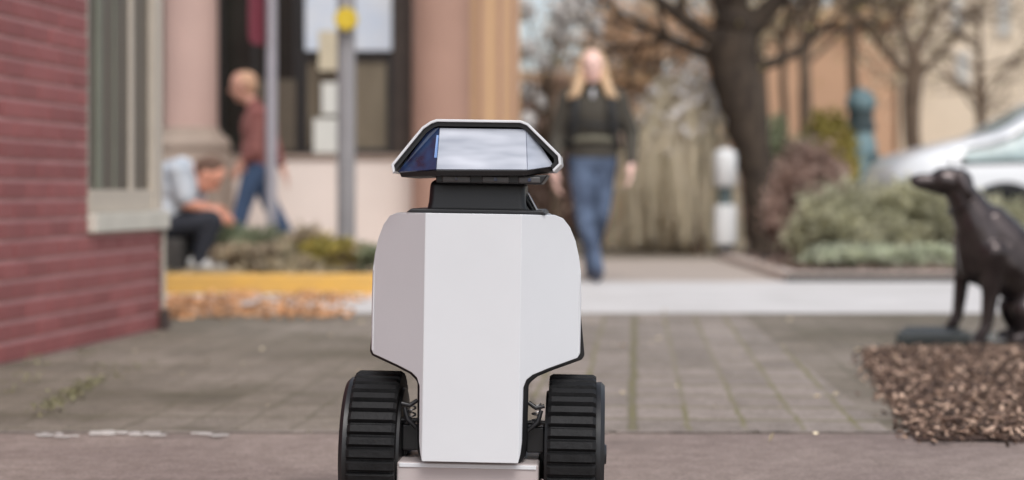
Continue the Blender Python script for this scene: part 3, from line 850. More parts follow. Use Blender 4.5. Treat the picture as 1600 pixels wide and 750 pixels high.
# verdigris post
Yp = 19.5; Xp = P(1345, 0, Yp).x
t = thing('street_pillar', (Xp, Yp, 0), 'blue green metal pillar with a domed cap, standing behind the sage bushes', 'pillar')
m_v = mat('verdigris', lin(104, 134, 140, .85), .6, col2=lin(140, 166, 170, .85), scale=4, bump=.2)
m_v2 = mat('dark_verdigris', (.06, .085, .09), .5, var=.2)
k = Yp / 2800
def zp_(py): return lz(py, Yp)
MB().lathe((Xp, Yp, 0), [(33 * k, 0), (33 * k, .12), (29 * k, .2), (27 * k, zp_(245)), (24 * k, zp_(235)), (24 * k, zp_(222)), (21 * k, zp_(218)), (20 * k, zp_(206))], 24).build('pedestal', m_v, t, o=t.location, smooth=40)
MB().lathe((Xp, Yp, 0), [(19 * k, zp_(206) + .002), (23 * k, zp_(204)), (23 * k, zp_(193)), (20 * k, zp_(191)), (20 * k, zp_(171))], 24).build('lantern_band', m_v2, t, o=t.location, smooth=40)
MB().lathe((Xp, Yp, 0), [(22 * k, zp_(171) + .002), (24 * k, zp_(166)), (24 * k, zp_(160)), (20 * k, zp_(148)), (11 * k, zp_(141)), (4 * k, zp_(139)), (3 * k, zp_(136)), (.001, zp_(135))], 24).build('cap', m_v, t, o=t.location, smooth=40)
pn = MB()
for a in range(0, 360, 60):
    d_ = Vector((math.cos(R(a)), math.sin(R(a)), 0)); pn.box(Vector((Xp, Yp, zp_(270))) + d_ * 27.3 * k, (.012, .09, .42), (0, 0, R(a)))
pn.build('raised_panels', m_v2, t, o=t.location, bevel=.004)

# ------------------------------------------------------------------ WHITE MINIVAN
VY = 15.6; vx0 = P(1396, 0, VY).x
van = thing('parked_minivan', (vx0 + 2.4, VY + .95, 0), 'white minivan parked beyond the bushes, seen over the dog statue', 'minivan')
vo = van.location
m_car = mat('white_car_paint', (.78, .79, .80), .25, var=.01, coat=.5)
m_cg = mat('car_glass', (.07, .12, .12), .12, col2=(.42, .54, .54), scale=1.6)  # pale cyan patches paint the bright reflection into the glass colour
def pl_(tbl, x):
    return float(np.interp(x, [a for a, _ in tbl], [b for _, b in tbl]))
top_t = [(0, .62), (.02, .76), (.10, .90), (.28, 1.01), (.55, 1.08), (.86, 1.15), (1.0, 1.18), (1.25, 1.33), (1.55, 1.50), (1.9, 1.62), (2.4, 1.71), (3.2, 1.74), (4.1, 1.72), (4.55, 1.66), (4.75, 1.45), (4.85, 1.0), (4.9, .6)]
belt_t = [(0, .58), (.1, .74), (.3, .84), (.6, .88), (4.6, .98), (4.8, .95), (4.9, .58)]
halfw = [(0, .62), (.06, .76), (.25, .88), (.6, .94), (4.4, .95), (4.8, .88), (4.9, .8)]
xs = sorted(set([0, .02, .05, .1, .16, .25, .35, .45, .55, .7, .86, 1.0, 1.12, 1.25, 1.4, 1.55, 1.7, 1.9, 2.15, 2.4, 2.8, 3.2, 3.6, 4.1, 4.35, 4.55, 4.7, 4.78, 4.85, 4.9]))
def section(x):
    hw = pl_(halfw, x); zb = pl_(belt_t, x); zt = max(pl_(top_t, x), zb + .02); h = zt - zb
    ti = min(.26, .28 * h)
    pts = [(hw - .10, .20), (hw - .02, .26), (hw, .5), (hw - .005, zb - .08), (hw - .03, zb), (hw - .03 - ti * .5, zb + h * .45), (hw - .06 - ti, zt - .05 * min(1, h * 3)), (hw - .16 - ti, zt - .012 * min(1, h)), (hw * .35, zt)]
    return pts
vb = MB(); rings = []
for x in xs:
    s_ = section(x); full = [(-a, z) for a, z in s_] + [(a, z) for a, z in s_[::-1]]
    rings.append([(vx0 + x, VY + .95 + a, z) for a, z in full])
n = len(rings[0]); vv = [p for r_ in rings for p in r_]; ff = []
for i in range(len(rings) - 1):
    for j in range(n):
        a = i * n + j; c = i * n + (j + 1) % n; ff.append((a, c, c + n, a + n))
ff += [tuple(range(n)), tuple(range((len(rings) - 1) * n, len(rings) * n))[::-1]]
vb.add(vv, ff); vbody = vb.build('body', m_car, van, o=vo, smooth=38)
def side_pt(x, t, side, off=.006):
    """point on the glasshouse side: t 0 at the belt, 1 under the roof edge"""
    s_ = section(x); a, b_, c = s_[4], s_[5], s_[6]
    if t < .5: q = (a[0] + (b_[0] - a[0]) * t * 2, a[1] + (b_[1] - a[1]) * t * 2)
    else: q = (b_[0] + (c[0] - b_[0]) * (t - .5) * 2, b_[1] + (c[1] - b_[1]) * (t - .5) * 2)
    return (vx0 + x, VY + .95 + side * (q[0] + off), q[1])
def side_window(xa, xb, side, t0a, t1a, t0b, t1b, nm='side_window', m_=m_cg, off=.006, par=van):
    mb = MB(); N = 6; vs = []
    for i in range(N + 1):
        f = i / N; x = xa + (xb - xa) * f; t0 = t0a + (t0b - t0a) * f; t1 = t1a + (t1b - t1a) * f
        for q in (0, .5, 1): vs.append(side_pt(x, t0 + (t1 - t0) * q, side, off))
        for q in (0, .5, 1): vs.append(side_pt(x, t0 + (t1 - t0) * q, side, off - .012))
    fs = []
    for i in range(N):
        a = i * 6; c = a + 6
        fs += [(a, c, c + 1, a + 1), (a + 1, c + 1, c + 2, a + 2), (a + 3, a + 4, c + 4, c + 3), (a + 4, a + 5, c + 5, c + 4), (a, a + 3, c + 3, c), (a + 2, c + 2, c + 5, a + 5)]
    fs += [(0, 1, 4, 3), (1, 2, 5, 4), (N * 6, N * 6 + 3, N * 6 + 4, N * 6 + 1), (N * 6 + 1, N * 6 + 4, N * 6 + 5, N * 6 + 2)]
    mb.add(vs, fs); return mb.build(nm, m_, par, o=vo, smooth=40)
for sd_ in (-1, 1):
    side_window(.64, 1.50, sd_, .14, .62, .08, .85, 'side_window', m_cg, .009)
    side_window(1.62, 2.55, sd_, .04, .93, .04, .95, 'side_window')
    side_window(2.65, 3.65, sd_, .04, .95, .05, .95, 'side_window')
    side_window(3.75, 4.5, sd_, .05, .95, .08, .9, 'side_window')
    side_window(.50, 1.60, sd_, .0, .80, .0, .98, 'window_surround', M['black'], .003)
    for wx in (.98, 4.0):
        c0 = (vx0 + wx, VY + .95 + sd_ * .86, .34)
        MB().lathe(c0, [(.40, -.09), (.40, .094), (.30, .096), (.30, -.09)], 36, 'Y').build('wheel_arch', M['black'], van, o=vo, smooth=40)
        ty = MB().lathe(c0, [(.22, -.1), (.32, -.1), (.34, -.07), (.34, .08), (.32, .11), (.22, .11)], 36, 'Y').build('wheel', M['rubber'], van, o=vo, smooth=40)
        mb = MB(); mb.lathe(c0, [(.06, -.10), (.06, .115)] , 20, 'Y')
        for a in range(5):
            an = a * 2 * math.pi / 5; mb.tube([Vector(c0) + Vector((0, sd_ * .105, 0)), Vector(c0) + Vector((.21 * math.cos(an), sd_ * .1, .21 * math.sin(an)))], [.03, .026], 8)
        mb.build('rim', M['steel'], ty, o=vo, smooth=40)
    hl = MB(); hl.ell((vx0 + .17, VY + .95 + sd_ * .78, .72), (.17, .10, .075), (0, R(-14), sd_ * R(-35))); hl.build('headlight', mat('headlight_glass', (.5, .52, .53), .1, coat=1), van, o=vo, smooth=60)
    dh = MB(); dh.capsule((vx0 + 2.25, VY + .95 + sd_ * .965, .84), (vx0 + 2.42, VY + .95 + sd_ * .965, .845), .015, .015); dh.build('door_handle', m_car, van, o=vo, smooth=60)
    mi = MB(); mi.ell((vx0 + 1.52, VY + .95 + sd_ * 1.03, 1.0), (.06, .11, .075)); mi.build('mirror', m_car, van, o=vo, smooth=60)
ws = MB(); vs = []
for i in range(7):
    x = 1.02 + .86 * i / 6; zt = pl_(top_t, x) + .006; hw_ = section(x)[7][0] - .01
    vs += [(vx0 + x, VY + .95 - hw_, zt - .012), (vx0 + x, VY + .95, zt + .004), (vx0 + x, VY + .95 + hw_, zt - .012)]
fs = []
for i in range(6): a = i * 3; fs += [(a, a + 3, a + 4, a + 1), (a + 1, a + 4, a + 5, a + 2)]
ws.add(vs, fs); ws.build('windscreen', m_cg, van, o=vo, smooth=60, recalc=False)
MB().b2((vx0 - .01, VY + .45, .38), (vx0 + .05, VY + 1.45, .56)).build('grille', M['black'], van, o=vo, bevel=.02)

# ------------------------------------------------------------------ SHRUBS
def shrub(name, c, r, n, size, m_, label, cat, group, seed, nclump=40, m_s=None, flat=0, up=False):
    rng = np.random.default_rng(seed)
    t = thing(name, (c[0], c[1], .05), label, cat, group)
    pts = ell_pts(rng, (c[0], c[1], c[2]), r, nclump)
    pts = [p for p in pts if p[2] > .1]
    mb = MB(); leaves(mb, rng, pts, (r[0] * .16, r[1] * .16, r[2] * .16), n, size, flat=flat, zmin=.06)
    for i in range(min(14, len(pts))):
        pass
    mb.build('foliage', m_, t, o=t.location, recalc=False)
    sm_ = MB()
    for p in pts[::2]:
        base = Vector((c[0] + rng.normal(0, r[0] * .15), c[1] + rng.normal(0, r[1] * .15), .04))
        mid = base.lerp(Vector(p), .5) + Vector((rng.normal(0, .03), rng.normal(0, .03), .04))
        sm_.tube([base, mid, Vector(p)], [.009, .006, .003], 5)
    sm_.build('stems', m_s or M['twig'], t, o=t.location)
    return t
M['twig'] = mat('twigs', (.11, .08, .06), .9, var=.3)
M['bark'] = mat('dark_bark', lin(46, 38, 34, .8), .95, col2=lin(100, 86, 72, .85), scale=5, bump=1., bscale=14, stretch=(3, 3, .6))
M['bark2'] = mat('brown_bark', lin(116, 98, 82, .8), .95, var=.3, scale=7, bump=.6, bscale=18)
M['sage'] = mat('sage_leaves', lin(186, 184, 150, .9), .8, col2=lin(208, 204, 180, .9), scale=3, tint=True)
M['sage2'] = mat('pale_sage_leaves', lin(214, 222, 196, .9), .8, col2=lin(222, 222, 200, .9), scale=3, tint=True)
M['olive'] = mat('olive_leaves', lin(164, 156, 84, .9), .8, col2=lin(206, 186, 110, .9), scale=3, tint=True)
M['grn'] = mat('green_leaves', lin(150, 160, 128, .85), .8, col2=lin(188, 192, 160, .85), scale=3, tint=True)
M['purple'] = mat('purple_brown_leaves', lin(176, 150, 138, .9), .9, col2=lin(200, 174, 160, .9), scale=3, tint=True)
M['brownl'] = mat('brown_beech_leaves', lin(232, 196, 160, .95), .85, col2=lin(216, 184, 152, .95), scale=1.4, tint=True)
M['tanl'] = mat('tan_buds', lin(250, 236, 210, .95), .85, col2=lin(236, 222, 186, .95), scale=1.4, tint=True)
M['white'] = mat('white_blossom', lin(250, 246, 242, .95), .8, var=.03, scale=2, tint=True)
M['reed'] = mat('dry_reeds', lin(252, 240, 220, .98), .9, col2=lin(242, 232, 206, .98), scale=3, tint=True)
M['greybr'] = mat('grey_brown_groundcover', lin(196, 178, 158, .92), .9, col2=lin(206, 194, 160, .92), scale=5, tint=True)

for k_ in ('sage', 'sage2', 'olive', 'grn', 'purple', 'brownl', 'tanl', 'white', 'reed', 'greybr'): leafy(M[k_], .45)
G = 'low bushes in the right planting bed'
def at(px, Y): return P(px, 0, Y).x
shrub('sage_bush', (at(1318, 14.6), 14.6, .34), (.42, .4, .33), 5200, .036, M['sage'], 'leftmost sage green bush, rounded, at the corner of the low bed', 'bush', G, 1, 60)
shrub('sage_bush', (at(1405, 14.8), 14.8, .36), (.48, .4, .36), 6000, .036, M['sage'], 'tallest sage green bush, in front of the white minivan nose', 'bush', G, 2, 60)
shrub('sage_bush', (at(1492, 14.7), 14.7, .31), (.46, .4, .30), 5200, .036, M['sage'], 'sage green bush right behind the chest of the dog statue', 'bush', G, 3, 60)
shrub('sage_bush', (at(1590, 14.9), 14.9, .30), (.50, .4, .28), 5200, .036, M['sage'], 'sage green bush behind the back of the dog statue', 'bush', G, 31, 60)
for i, px in enumerate((1300, 1372, 1440, 1505, 1575)):
    shrub('ground_cover_plant', (at(px, 13.95), 13.95, .13), (.24, .18, .11), 1300, .026, M['sage2'],
          ['pale grey green tuft at the left end of the low bed', 'second pale tuft along the low bed edging', 'third pale tuft along the low bed edging',
           'pale tuft directly left of the dog statue legs', 'pale tuft seen behind the dog statue belly'][i], 'plant', 'pale tufts along the bed edging', 40 + i, 24)
shrub('autumn_shrub', (at(1262, 16.6), 16.6, .50), (.36, .4, .52), 4200, .045, M['purple'], 'purple brown shrub between the tree trunk and the sage bushes', 'shrub', None, 4, 50)
shrub('autumn_shrub', (at(1226, 18.8), 18.8, .7), (.30, .3, .62), 2400, .05, M['grn'], 'green bush just right of the dark tree trunk', 'shrub', None, 5, 40)
shrub('yellow_shrub', (at(1292, 18.9), 18.9, .95), (.30, .3, .50), 2600, .05, M['olive'], 'yellow green bush left of the blue green pillar', 'shrub', None, 6, 40)

# left island planting
G = 'low plants in the island behind the yellow kerb'
for i, (px, Y, r, m_, lab, h) in enumerate((
        (362, 12.7, .20, 'grn', 'green and white leafed plant by the shoe of the seated person', .20),
        (408, 12.5, .24, 'grn', 'green clump at the foot of the thin sign post', .19),
        (352, 12.2, .20, 'greybr', 'grey brown low clump nearest the seated person', .12),
        (420, 12.15, .28, 'greybr', 'grey brown mat of plants in front of the sign post', .12),
        (478, 12.6, .26, 'greybr', 'brown green mound midway between the two posts', .20),
        (516, 12.4, .24, 'olive', 'olive mound just left of the thick grey pole', .16),
        (560, 12.5, .24, 'greybr', 'grey brown clump right of the thick grey pole', .12),
        (610, 12.4, .24, 'grn', 'green clump partly hidden by the robot shoulder', .12))):
    shrub('low_plant', (at(px, Y), Y, .10 + h * .55), (r, r, h), 2000, .028, M[m_], lab, 'plant', G, 60 + i, 30)
lb = MB(); rng = np.random.default_rng(8)
leaves(lb, rng, [(rng.uniform(-3, -.6), rng.uniform(11.8, 13.5), .115) for _ in range(120)], (.08, .08, .012), 3800, .028, flat=.6, zmin=.105)
tag(lb.build('ground_cover', M['greybr'], recalc=False), kind='stuff')
lb = MB()
leaves(lb, rng, [(rng.uniform(2.2, 7), rng.uniform(13.5, 17), .06) for _ in range(160)], (.12, .12, .012), 4500, .03, flat=.6, zmin=.05)
tag(lb.build('leaf_litter', M['purple'], recalc=False), kind='stuff')

# ------------------------------------------------------------------ TREES
def branch(mb, rng, p, d, r, L, depth, tips, up=.15, wob=.25):
    n = 5; pts = [p]; rs = [r]; q = Vector(p); dd = Vector(d).normalized()
    for i in range(n):
        dd = (dd + Vector(rng.normal(0, wob, 3)) * .35 + Vector((0, 0, up * .3))).normalized(); q = q + dd * L / n
        pts.append(q.copy()); rs.append(r * (1 - .55 * (i + 1) / n))
    mb.tube(pts, rs, 7 if r < .05 else 12)
    if depth == 0:
        tips.append(tuple(pts[-1])); tips.append(tuple(pts[-3])); return
    k = 3 if depth > 1 else 3
    for i in range(k):
        t = rng.integers(2, n + 1); a = pts[t]
        side = Vector(rng.normal(0, 1, 3)); side = (side - dd * side.dot(dd)).normalized()
        nd = (dd * rng.uniform(.5, .9) + side * rng.uniform(.5, .9)).normalized()
        branch(mb, rng, a, nd, rs[t] * .72, L * rng.uniform(.6, .8), depth - 1, tips, up, wob)
    branch(mb, rng, pts[-1], dd, rs[-1], L * .7, depth - 1, tips, up, wob)
def tree(name, base, trunk, limbs, seed, m_bark, m_leaf, nleaf, lsize, label, cat='tree', group=None, spread=.22, depth=4, flare=1.35):
    rng = np.random.default_rng(seed); base = Vector(base)
    t = thing(name, base, label, cat, group)
    mb = MB(); pts = [Vector(p) for p, _ in trunk]; rs = [r for _, r in trunk]
    # densify the trunk with small wobble
    P2 = []; R2 = []
    for i in range(len(pts) - 1):
        for k in range(4):
            f = k / 4; P2.append(pts[i].lerp(pts[i + 1], f) + Vector((rng.normal(0, .012), rng.normal(0, .012), 0))); R2.append((rs[i] * (1 - f) + rs[i + 1] * f) * rng.uniform(.88, 1.10))
    P2.append(pts[-1]); R2.append(rs[-1]); R2[0] *= flare
    mb.tube(P2, R2, 20)
    trk = mb.build('trunk', m_bark, t, o=base, smooth=70)
    tips = []; lm = MB()
    for (p, d, r, L) in limbs: branch(lm, rng, Vector(p), Vector(d), r, L, depth, tips)
    lm.build('branches', m_bark, trk, o=base, smooth=70)
    if nleaf:
        lf = MB(); leaves(lf, rng, tips, (spread,) * 3, nleaf, lsize); lf.build('crown', m_leaf, t, o=base, recalc=False)
    return t
Q = lambda px, py, Y: tuple(P(px, py, Y))
# the big dark leaning trunk
TY = 18.4
tree('big_tree', (at(1204, TY), TY, 0), [(Q(1204, 402, TY), .22), (Q(1192, 300, TY), .185), (Q(1168, 200, TY), .22), (Q(1148, 120, TY), .26), (Q(1144, 60, TY), .27), (Q(1150, 10, TY), .18)],
     [(Q(1130, 70, TY), (-.9, -.1, .6), .095, 1.3), (Q(1146, 45, TY), (-.35, .4, 1), .14, 1.3), (Q(1160, 60, TY), (.8, -.1, .75), .13, 1.3), (Q(1150, 30, TY), (.2, -.5, 1), .13, 1.4), (Q(1165, 110, TY), (.9, .3, .35), .07, 1.0), (Q(1128, 90, TY), (-1, .3, .15), .07, 1.0)],
     21, M['bark'], M['olive'], 900, .035, 'big dark tree with a thick leaning trunk, behind the white bollard', spread=.2)
# slim trees right
tree('slim_tree', (at(1421, 24), 24, 0), [((at(1421, 24), 24, 0), .12), (Q(1424, 230, 24), .12), (Q(1426, 140, 24), .12), (Q(1428, 90, 24), .10)],
     [(Q(1424, 120, 24), (-.8, 0, .75), .07, 1.5), (Q(1428, 92, 24), (-.3, .3, 1), .07, 1.4), (Q(1428, 90, 24), (.6, 0, .9), .07, 1.4), (Q(1426, 130, 24), (.9, -.2, .7), .05, 1.2)],
     22, M['bark2'], M['tanl'], 700, .035, 'slim bare branching tree rising behind the white minivan hood', group=None, spread=.3)
tree('slim_tree', (at(1259, 23), 23, 0), [((at(1259, 23), 23, 0), .085), (Q(1259, 200, 23), .085), (Q(1258, 90, 23), .08), (Q(1262, 20, 23), .06)],
     [(Q(1258, 60, 23), (-.6, 0, .9), .05, 1.3), (Q(1262, 25, 23), (.5, .1, 1), .05, 1.3), (Q(1262, 20, 23), (-.1, .3, 1), .05, 1.3), (Q(1259, 100, 23), (.8, 0, .7), .035, 1.0)],
     23, M['bark2'], M['olive'], 900, .035, 'straight slim tree between the big trunk and the blue green pillar', spread=.3)
tree('slim_tree', (at(1226, 25), 25, 0), [((at(1226, 25), 25, 0), .06), (Q(1226, 200, 25), .055), (Q(1222, 60, 25), .05)],
     [(Q(1222, 70, 25), (-.5, 0, 1), .035, 1.2), (Q(1222, 60, 25), (.5, 0, 1), .035, 1.2)],
     24, M['bark2'], M['tanl'], 500, .035, 'thinnest young tree just right of the big dark trunk', spread=.3)
# white blossom trees
def petals(mb, rng, cs_, r0, r1):
    for c in cs_:
        k = rng.uniform(r0, r1); mb.ell(c, (k, k * rng.uniform(.7, 1), k * rng.uniform(.6, 1)), (rng.uniform(0, 3), rng.uniform(0, 3), 0), 7, 5)
        mb.t += [float(rng.uniform(.85, 1.05))] * (len(mb.v) - len(mb.t))
M['petal'] = mat('white_petals', lin(246, 240, 236, .95), .8, var=.04, tint=True)
def blossom(px, Y, top, seed, label, n, blobs, leafm='white', w_=.2, sz=.085):
    X_ = at(px, Y); rng = np.random.default_rng(seed)
    t = thing('blossom_tree', (X_, Y, 0), label, 'tree', None)
    mb = MB(); cl = []
    mb.tube([(X_, Y, 0), (X_ + .05, Y, .5), (X_, Y, 1.1)], [.09, .06, .05], 10)
    lm = MB()
    for (bx_, by_, br_) in blobs:
        q = P(bx_, by_, Y + rng.normal(0, .25)); cl.append((q, br_ * Y / 2800))
        a = Vector((X_, Y, .9)); mid = a.lerp(q, .5) + Vector((rng.normal(0, .1), rng.normal(0, .1), .12)); lm.tube([a, mid, q], [.035, .022, .01], 6)
    trk = mb.build('trunk', M['bark2'], t, o=t.location, smooth=60); lm.build('branches', M['bark2'], trk, o=t.location, smooth=60)
    lf = MB()
    for q, r in cl:
        petals(lf, rng, ell_pts(rng, q, (r, r, r), 34, 0), .03, .06)
    lf.build('crown', M['petal'], t, o=t.location, recalc=False)
blossom(862, 19.5, 0, 7, 'white blossoming tree left of the walking woman, by the building corner', 110,
        [(822, 15, 16), (822, 78, 16), (822, 140, 14), (822, 190, 12), (868, 55, 15), (900, 12, 24), (882, 20, 20), (845, 160, 9), (930, 40, 12), (850, 100, 8)])
# pale weeping shrub: many arching bare stems hung with white blossom near the top
WYY = 19.0; WX = at(1090, WYY); rng = np.random.default_rng(77)
t = thing('weeping_shrub', (WX, WYY, 0), 'tall pale weeping shrub with white blossom, directly left of the big dark trunk', 'shrub')
trk = MB(); trk.tube([(WX, WYY, 0), (WX + .03, WYY, .9), (WX, WYY, 1.7)], [.07, .05, .03], 10)
stm = MB(); fl = []
for k in range(360):
    an = rng.uniform(0, 6.28); rr = rng.uniform(.05, .50) ; zt = rng.uniform(1.45, 2.0)
    ex = WX - .10 + math.cos(an) * rr * 1.15 - rr * .25; ey = WYY + math.sin(an) * rr
    z0_ = rng.uniform(.05, .9)
    sw = rng.normal(0, .07, 4)
    pts = [Vector((WX + math.cos(an) * rr * .1, WYY + math.sin(an) * rr * .1, zt - .15)), Vector((WX + (ex - WX) * .55 + sw[0], WYY + (ey - WYY) * .6, zt - rr * .3)), Vector((ex * .92 + WX * .08 + sw[1], ey, zt * .6 + z0_ * .4 - rr * .3)), Vector((ex + sw[2], ey, z0_))]
    stm.tube(pts, [.008, .009, .008, .005], 4, cap=True)
    if True:
        f_ = rng.random(); fl.append(pts[1].lerp(pts[2], f_ * .6)); fl.append(pts[0].lerp(pts[1], f_))
tr_ = trk.build('trunk', M['bark2'], t, o=t.location, smooth=60)
stm.build('stems', mat('pale_stems', lin(236, 222, 198, .95), .9, col2=lin(214, 202, 172, .95), scale=4), t, o=t.location, smooth=60)
lf = MB(); petals(lf, rng, [f + Vector(rng.normal(0, .04, 3)) for f in fl], .022, .05); lf.build('crown', M['petal'], t, o=t.location, recalc=False)
# feathery dry reeds under it
rng = np.random.default_rng(9)
for i, (px, Y, w_, top, lab) in enumerate(((1018, 20.2, .36, 215, 'tall dry grass clump right behind the walking woman'), (1062, 19.8, .38, 205, 'tall dry grass clump midway between woman and bollard'), (1100, 20.4, .34, 240, 'tall dry grass clump behind the white bollard'), (985, 21.5, .34, 250, 'dry grass clump partly hidden by the walking woman'))):
    X_ = at(px, Y); t = thing('reed_clump', (X_, Y, 0), lab, 'ornamental grass', 'tall dry grasses behind the footpath')
    mb = MB(); H = lz(top, Y)
    for k in range(230):
        a = Vector((X_ + rng.normal(0, w_ * .45), Y + rng.normal(0, w_ * .4), 0)); h = H * rng.uniform(.55, 1.02); ln = Vector((rng.normal(0, .12), rng.normal(0, .12), 0))
        d1 = Vector((rng.normal(0, .012), rng.normal(0, .006), 0)).normalized() * .022
        b1 = a + ln * .4 + Vector((0, 0, h * .6)); c1 = a + ln + Vector((0, 0, h)); tt = float(rng.uniform(.7, 1.3))
        mb.add([a - d1, a + d1, b1 - d1, b1 + d1, c1], [(0, 1, 3, 2), (2, 3, 4)], tt)
    leaves(mb, rng, [(X_ + rng.normal(0, w_ * .5), Y + rng.normal(0, w_ * .4), H * rng.uniform(.6, 1.05)) for _ in range(50)], (.03, .03, .08), 600, .05)
    mb.build('blades', M['reed'], t, o=t.location, recalc=False)
# trees beyond: open crowns of fine branches with clinging leaves
for i, (px, Y, cz, r, n, m_, lab) in enumerate((
        (930, 27, 2.3, (1.1, .8, 1.5), 2600, 'brownl', 'brown leaved tree behind the head of the walking woman'),
        (1030, 26, 2.7, (1.0, .8, 1.2), 2600, 'brownl', 'wide brown leaved tree right of the woman, left of the dark trunk'),
        (845, 25, 1.7, (.55, .6, 1.5), 1800, 'purple', 'purple brown tree beside the building corner'),
        (1110, 28, 3.4, (1.3, .9, 1.0), 1500, 'tanl', 'tan budding tree high behind the big dark trunk'),
        (1330, 27, 3.8, (1.8, .9, .75), 1300, 'tanl', 'tan budding tree over the orange building'),
        (1530, 29, 3.0, (1.9, 1.0, 1.7), 1100, 'tanl', 'sparse tan tree behind the white minivan roof'),
        (1190, 30, 3.9, (1.2, 1.0, .7), 1100, 'olive', 'olive leaved tree high above the slim trees'))):
    X_ = at(px, Y); rng = np.random.default_rng(100 + i)
    t = thing('leafy_tree', (X_, Y, 0), lab, 'tree', 'trees beyond the footpath')
    mb = MB(); mb.tube([(X_, Y, 0), (X_ + .05, Y, cz * .45), (X_, Y, cz * .8), (X_, Y, cz + r[2] * .3)], [.12, .09, .07, .03], 12)
    tips = []
    for k in range(13):
        z_ = rng.uniform(max(.5, cz - r[2] * .9), cz + r[2] * .2); an = rng.uniform(0, 6.28)
        branch(mb, rng, Vector((X_, Y, z_)), Vector((math.cos(an), math.sin(an) * .7, rng.uniform(.1, .8))), .03, r[0] * rng.uniform(.45, .75), 2, tips, .1, .3)
    mb.build('trunk', M['bark2'], t, o=t.location, smooth=60)
    mb = MB(); leaves(mb, rng, tips, (.13, .13, .11), n, .055); mb.build('crown', M[m_], t, o=t.location, recalc=False)
for i, (px, Y, w_, h, m_, lab) in enumerate(((1010, 24.5, 1.0, 1.75, 'reed', 'trimmed pale tan hedge behind the dry grasses'), (905, 24, .8, 1.5, 'purple', 'brown hedge behind the walking woman'), (1180, 24, .9, 1.0, 'purple', 'low brown hedge behind the big dark trunk'))):
    X_ = at(px, Y); rng = np.random.default_rng(130 + i); t = thing('hedge', (X_, Y, 0), lab, 'hedge', None)
    pts = [(X_ + rng.uniform(-w_, w_), Y + rng.uniform(-.3, .3), rng.uniform(.1, h)) for _ in range(90)]
    mb = MB(); leaves(mb, rng, pts, (.12, .12, .1), 2200, .10); mb.build('foliage', M[m_], t, o=t.location, recalc=False)
    mb = MB()
    for p in pts[::4]: mb.tube([(p[0], Y, 0), p], [.015, .008], 5)
    mb.build('stems', M['twig'], t, o=t.location)

# ------------------------------------------------------------------ FAR BUILDINGS
def far_building(x0, x1, Y, depth, h, m_, label, wins, mw, roof=None):
    t = thing('far_building', ((x0 + x1) / 2, Y, 0), label, 'building')
    MB().b2((x0, Y, 0), (x1, Y + depth, h)).build('wall', m_, t, o=t.location, bevel=.03)
    for (a, b_, c, d) in wins:
        f = MB(); f.b2((a - .08, Y - .06, c - .08), (b_ + .08, Y - .003, d + .08)); fo_ = f.build('window', m_trim, t, o=t.location, bevel=.01)
        MB().b2((a, Y - .075, c), (b_, Y - .063, d)).build('pane', mw, fo_, o=t.location)
    MB().b2((x0 - .3, Y - .3, h + .003), (x1 + .3, Y + depth + .3, h + .3)).build('roof', roof or m_tan, t, o=t.location, bevel=.03)
m_or = mat('orange_stucco', lin(214, 172, 140, .85), .85, var=.07, scale=.6, bump=.2)
m_bg = mat('beige_stucco', lin(222, 206, 184, .95), .85, var=.09, scale=.5, bump=.2)
m_bb = mat('brown_shingle', lin(186, 158, 134, .85), .9, var=.15, scale=1.5, bump=.3)
m_wp = mat('pale_pane', lin(200, 200, 196, .8), .2, coat=.3, var=.05)
far_building(at(1196, 33), at(1396, 33), 33, 6, 3.75, m_or, 'orange stucco building behind the blue green pillar', [], m_wp)
far_building(at(1405, 37), at(1405, 37) + 9, 37, 8, 5.6, m_bg, 'long beige building behind the white minivan',
             [(at(1488, 37), at(1500, 37), 3.9, 4.8), (at(1494, 37), at(1512, 37), 2.9, 3.5), (at(1560, 37), at(1575, 37), 3.9, 4.8), (at(1510, 37), at(1522, 37), 1.0, 1.6)], m_wp)
far_building(at(815, 44), at(1215, 44), 44, 8, 3.3, m_bb, 'brown shingled building far behind the walking woman',
             [(at(870, 44), at(886, 44), 1.9, 2.8), (at(955, 44), at(975, 44), 1.9, 2.8), (at(1040, 44), at(1060, 44), 1.9, 2.8)], m_wp)
far_building(-30, -.8, 48, 8, 6, m_bb, 'brown block hidden behind the columned building', [], m_wp)

# ------------------------------------------------------------------ PEOPLE
M['skin'] = mat('skin', lin(246, 204, 190, .95), .5, var=.06, scale=8)
M['skin2'] = mat('ruddy_skin', lin(214, 160, 138, .85), .55, var=.08, scale=8)
def hand(b, wr, d, palm_n, s=1., curl=.5, side=1):
    """wrist, direction of the hand, palm normal; five unequal bent fingers"""
    d = Vector(d).normalized(); n = Vector(palm_n); n = (n - d * n.dot(d)).normalized(); x = d.cross(n) * side
    wr = Vector(wr); pc = wr + d * .045 * s
    b.capsule(wr, wr + d * .03 * s, .024 * s, .027 * s)
    for q in (-.022, -.007, .008, .023): b.capsule(wr + d * .02 * s + x * q * .8, wr + d * .088 * s + x * q, .014 * s, .0125 * s, 8, 3)
    for q, L in zip((-.026, -.009, .009, .026), (.060, .076, .082, .072)):
        p = wr + d * .088 * s + x * q * 1.05; dd = d.copy()
        for k, f in enumerate((.45, .32, .23)):
            dd = (dd + n * curl * (.35 + .25 * k)).normalized(); e = p + dd * L * f * s
            b.capsule(p, e, (.0095 - .001 * k) * s, (.0088 - .001 * k) * s, 8, 3); p = e
    p = wr + d * .025 * s + x * .024; e = p + (x * .8 + d * .6 + n * .2).normalized() * .035 * s; b.capsule(p, e, .012 * s, .0105 * s, 8, 3)
    e2 = e + (d * .95 + x * .15 + n * .35).normalized() * .03 * s; b.capsule(e, e2, .0105 * s, .009 * s, 8, 3)
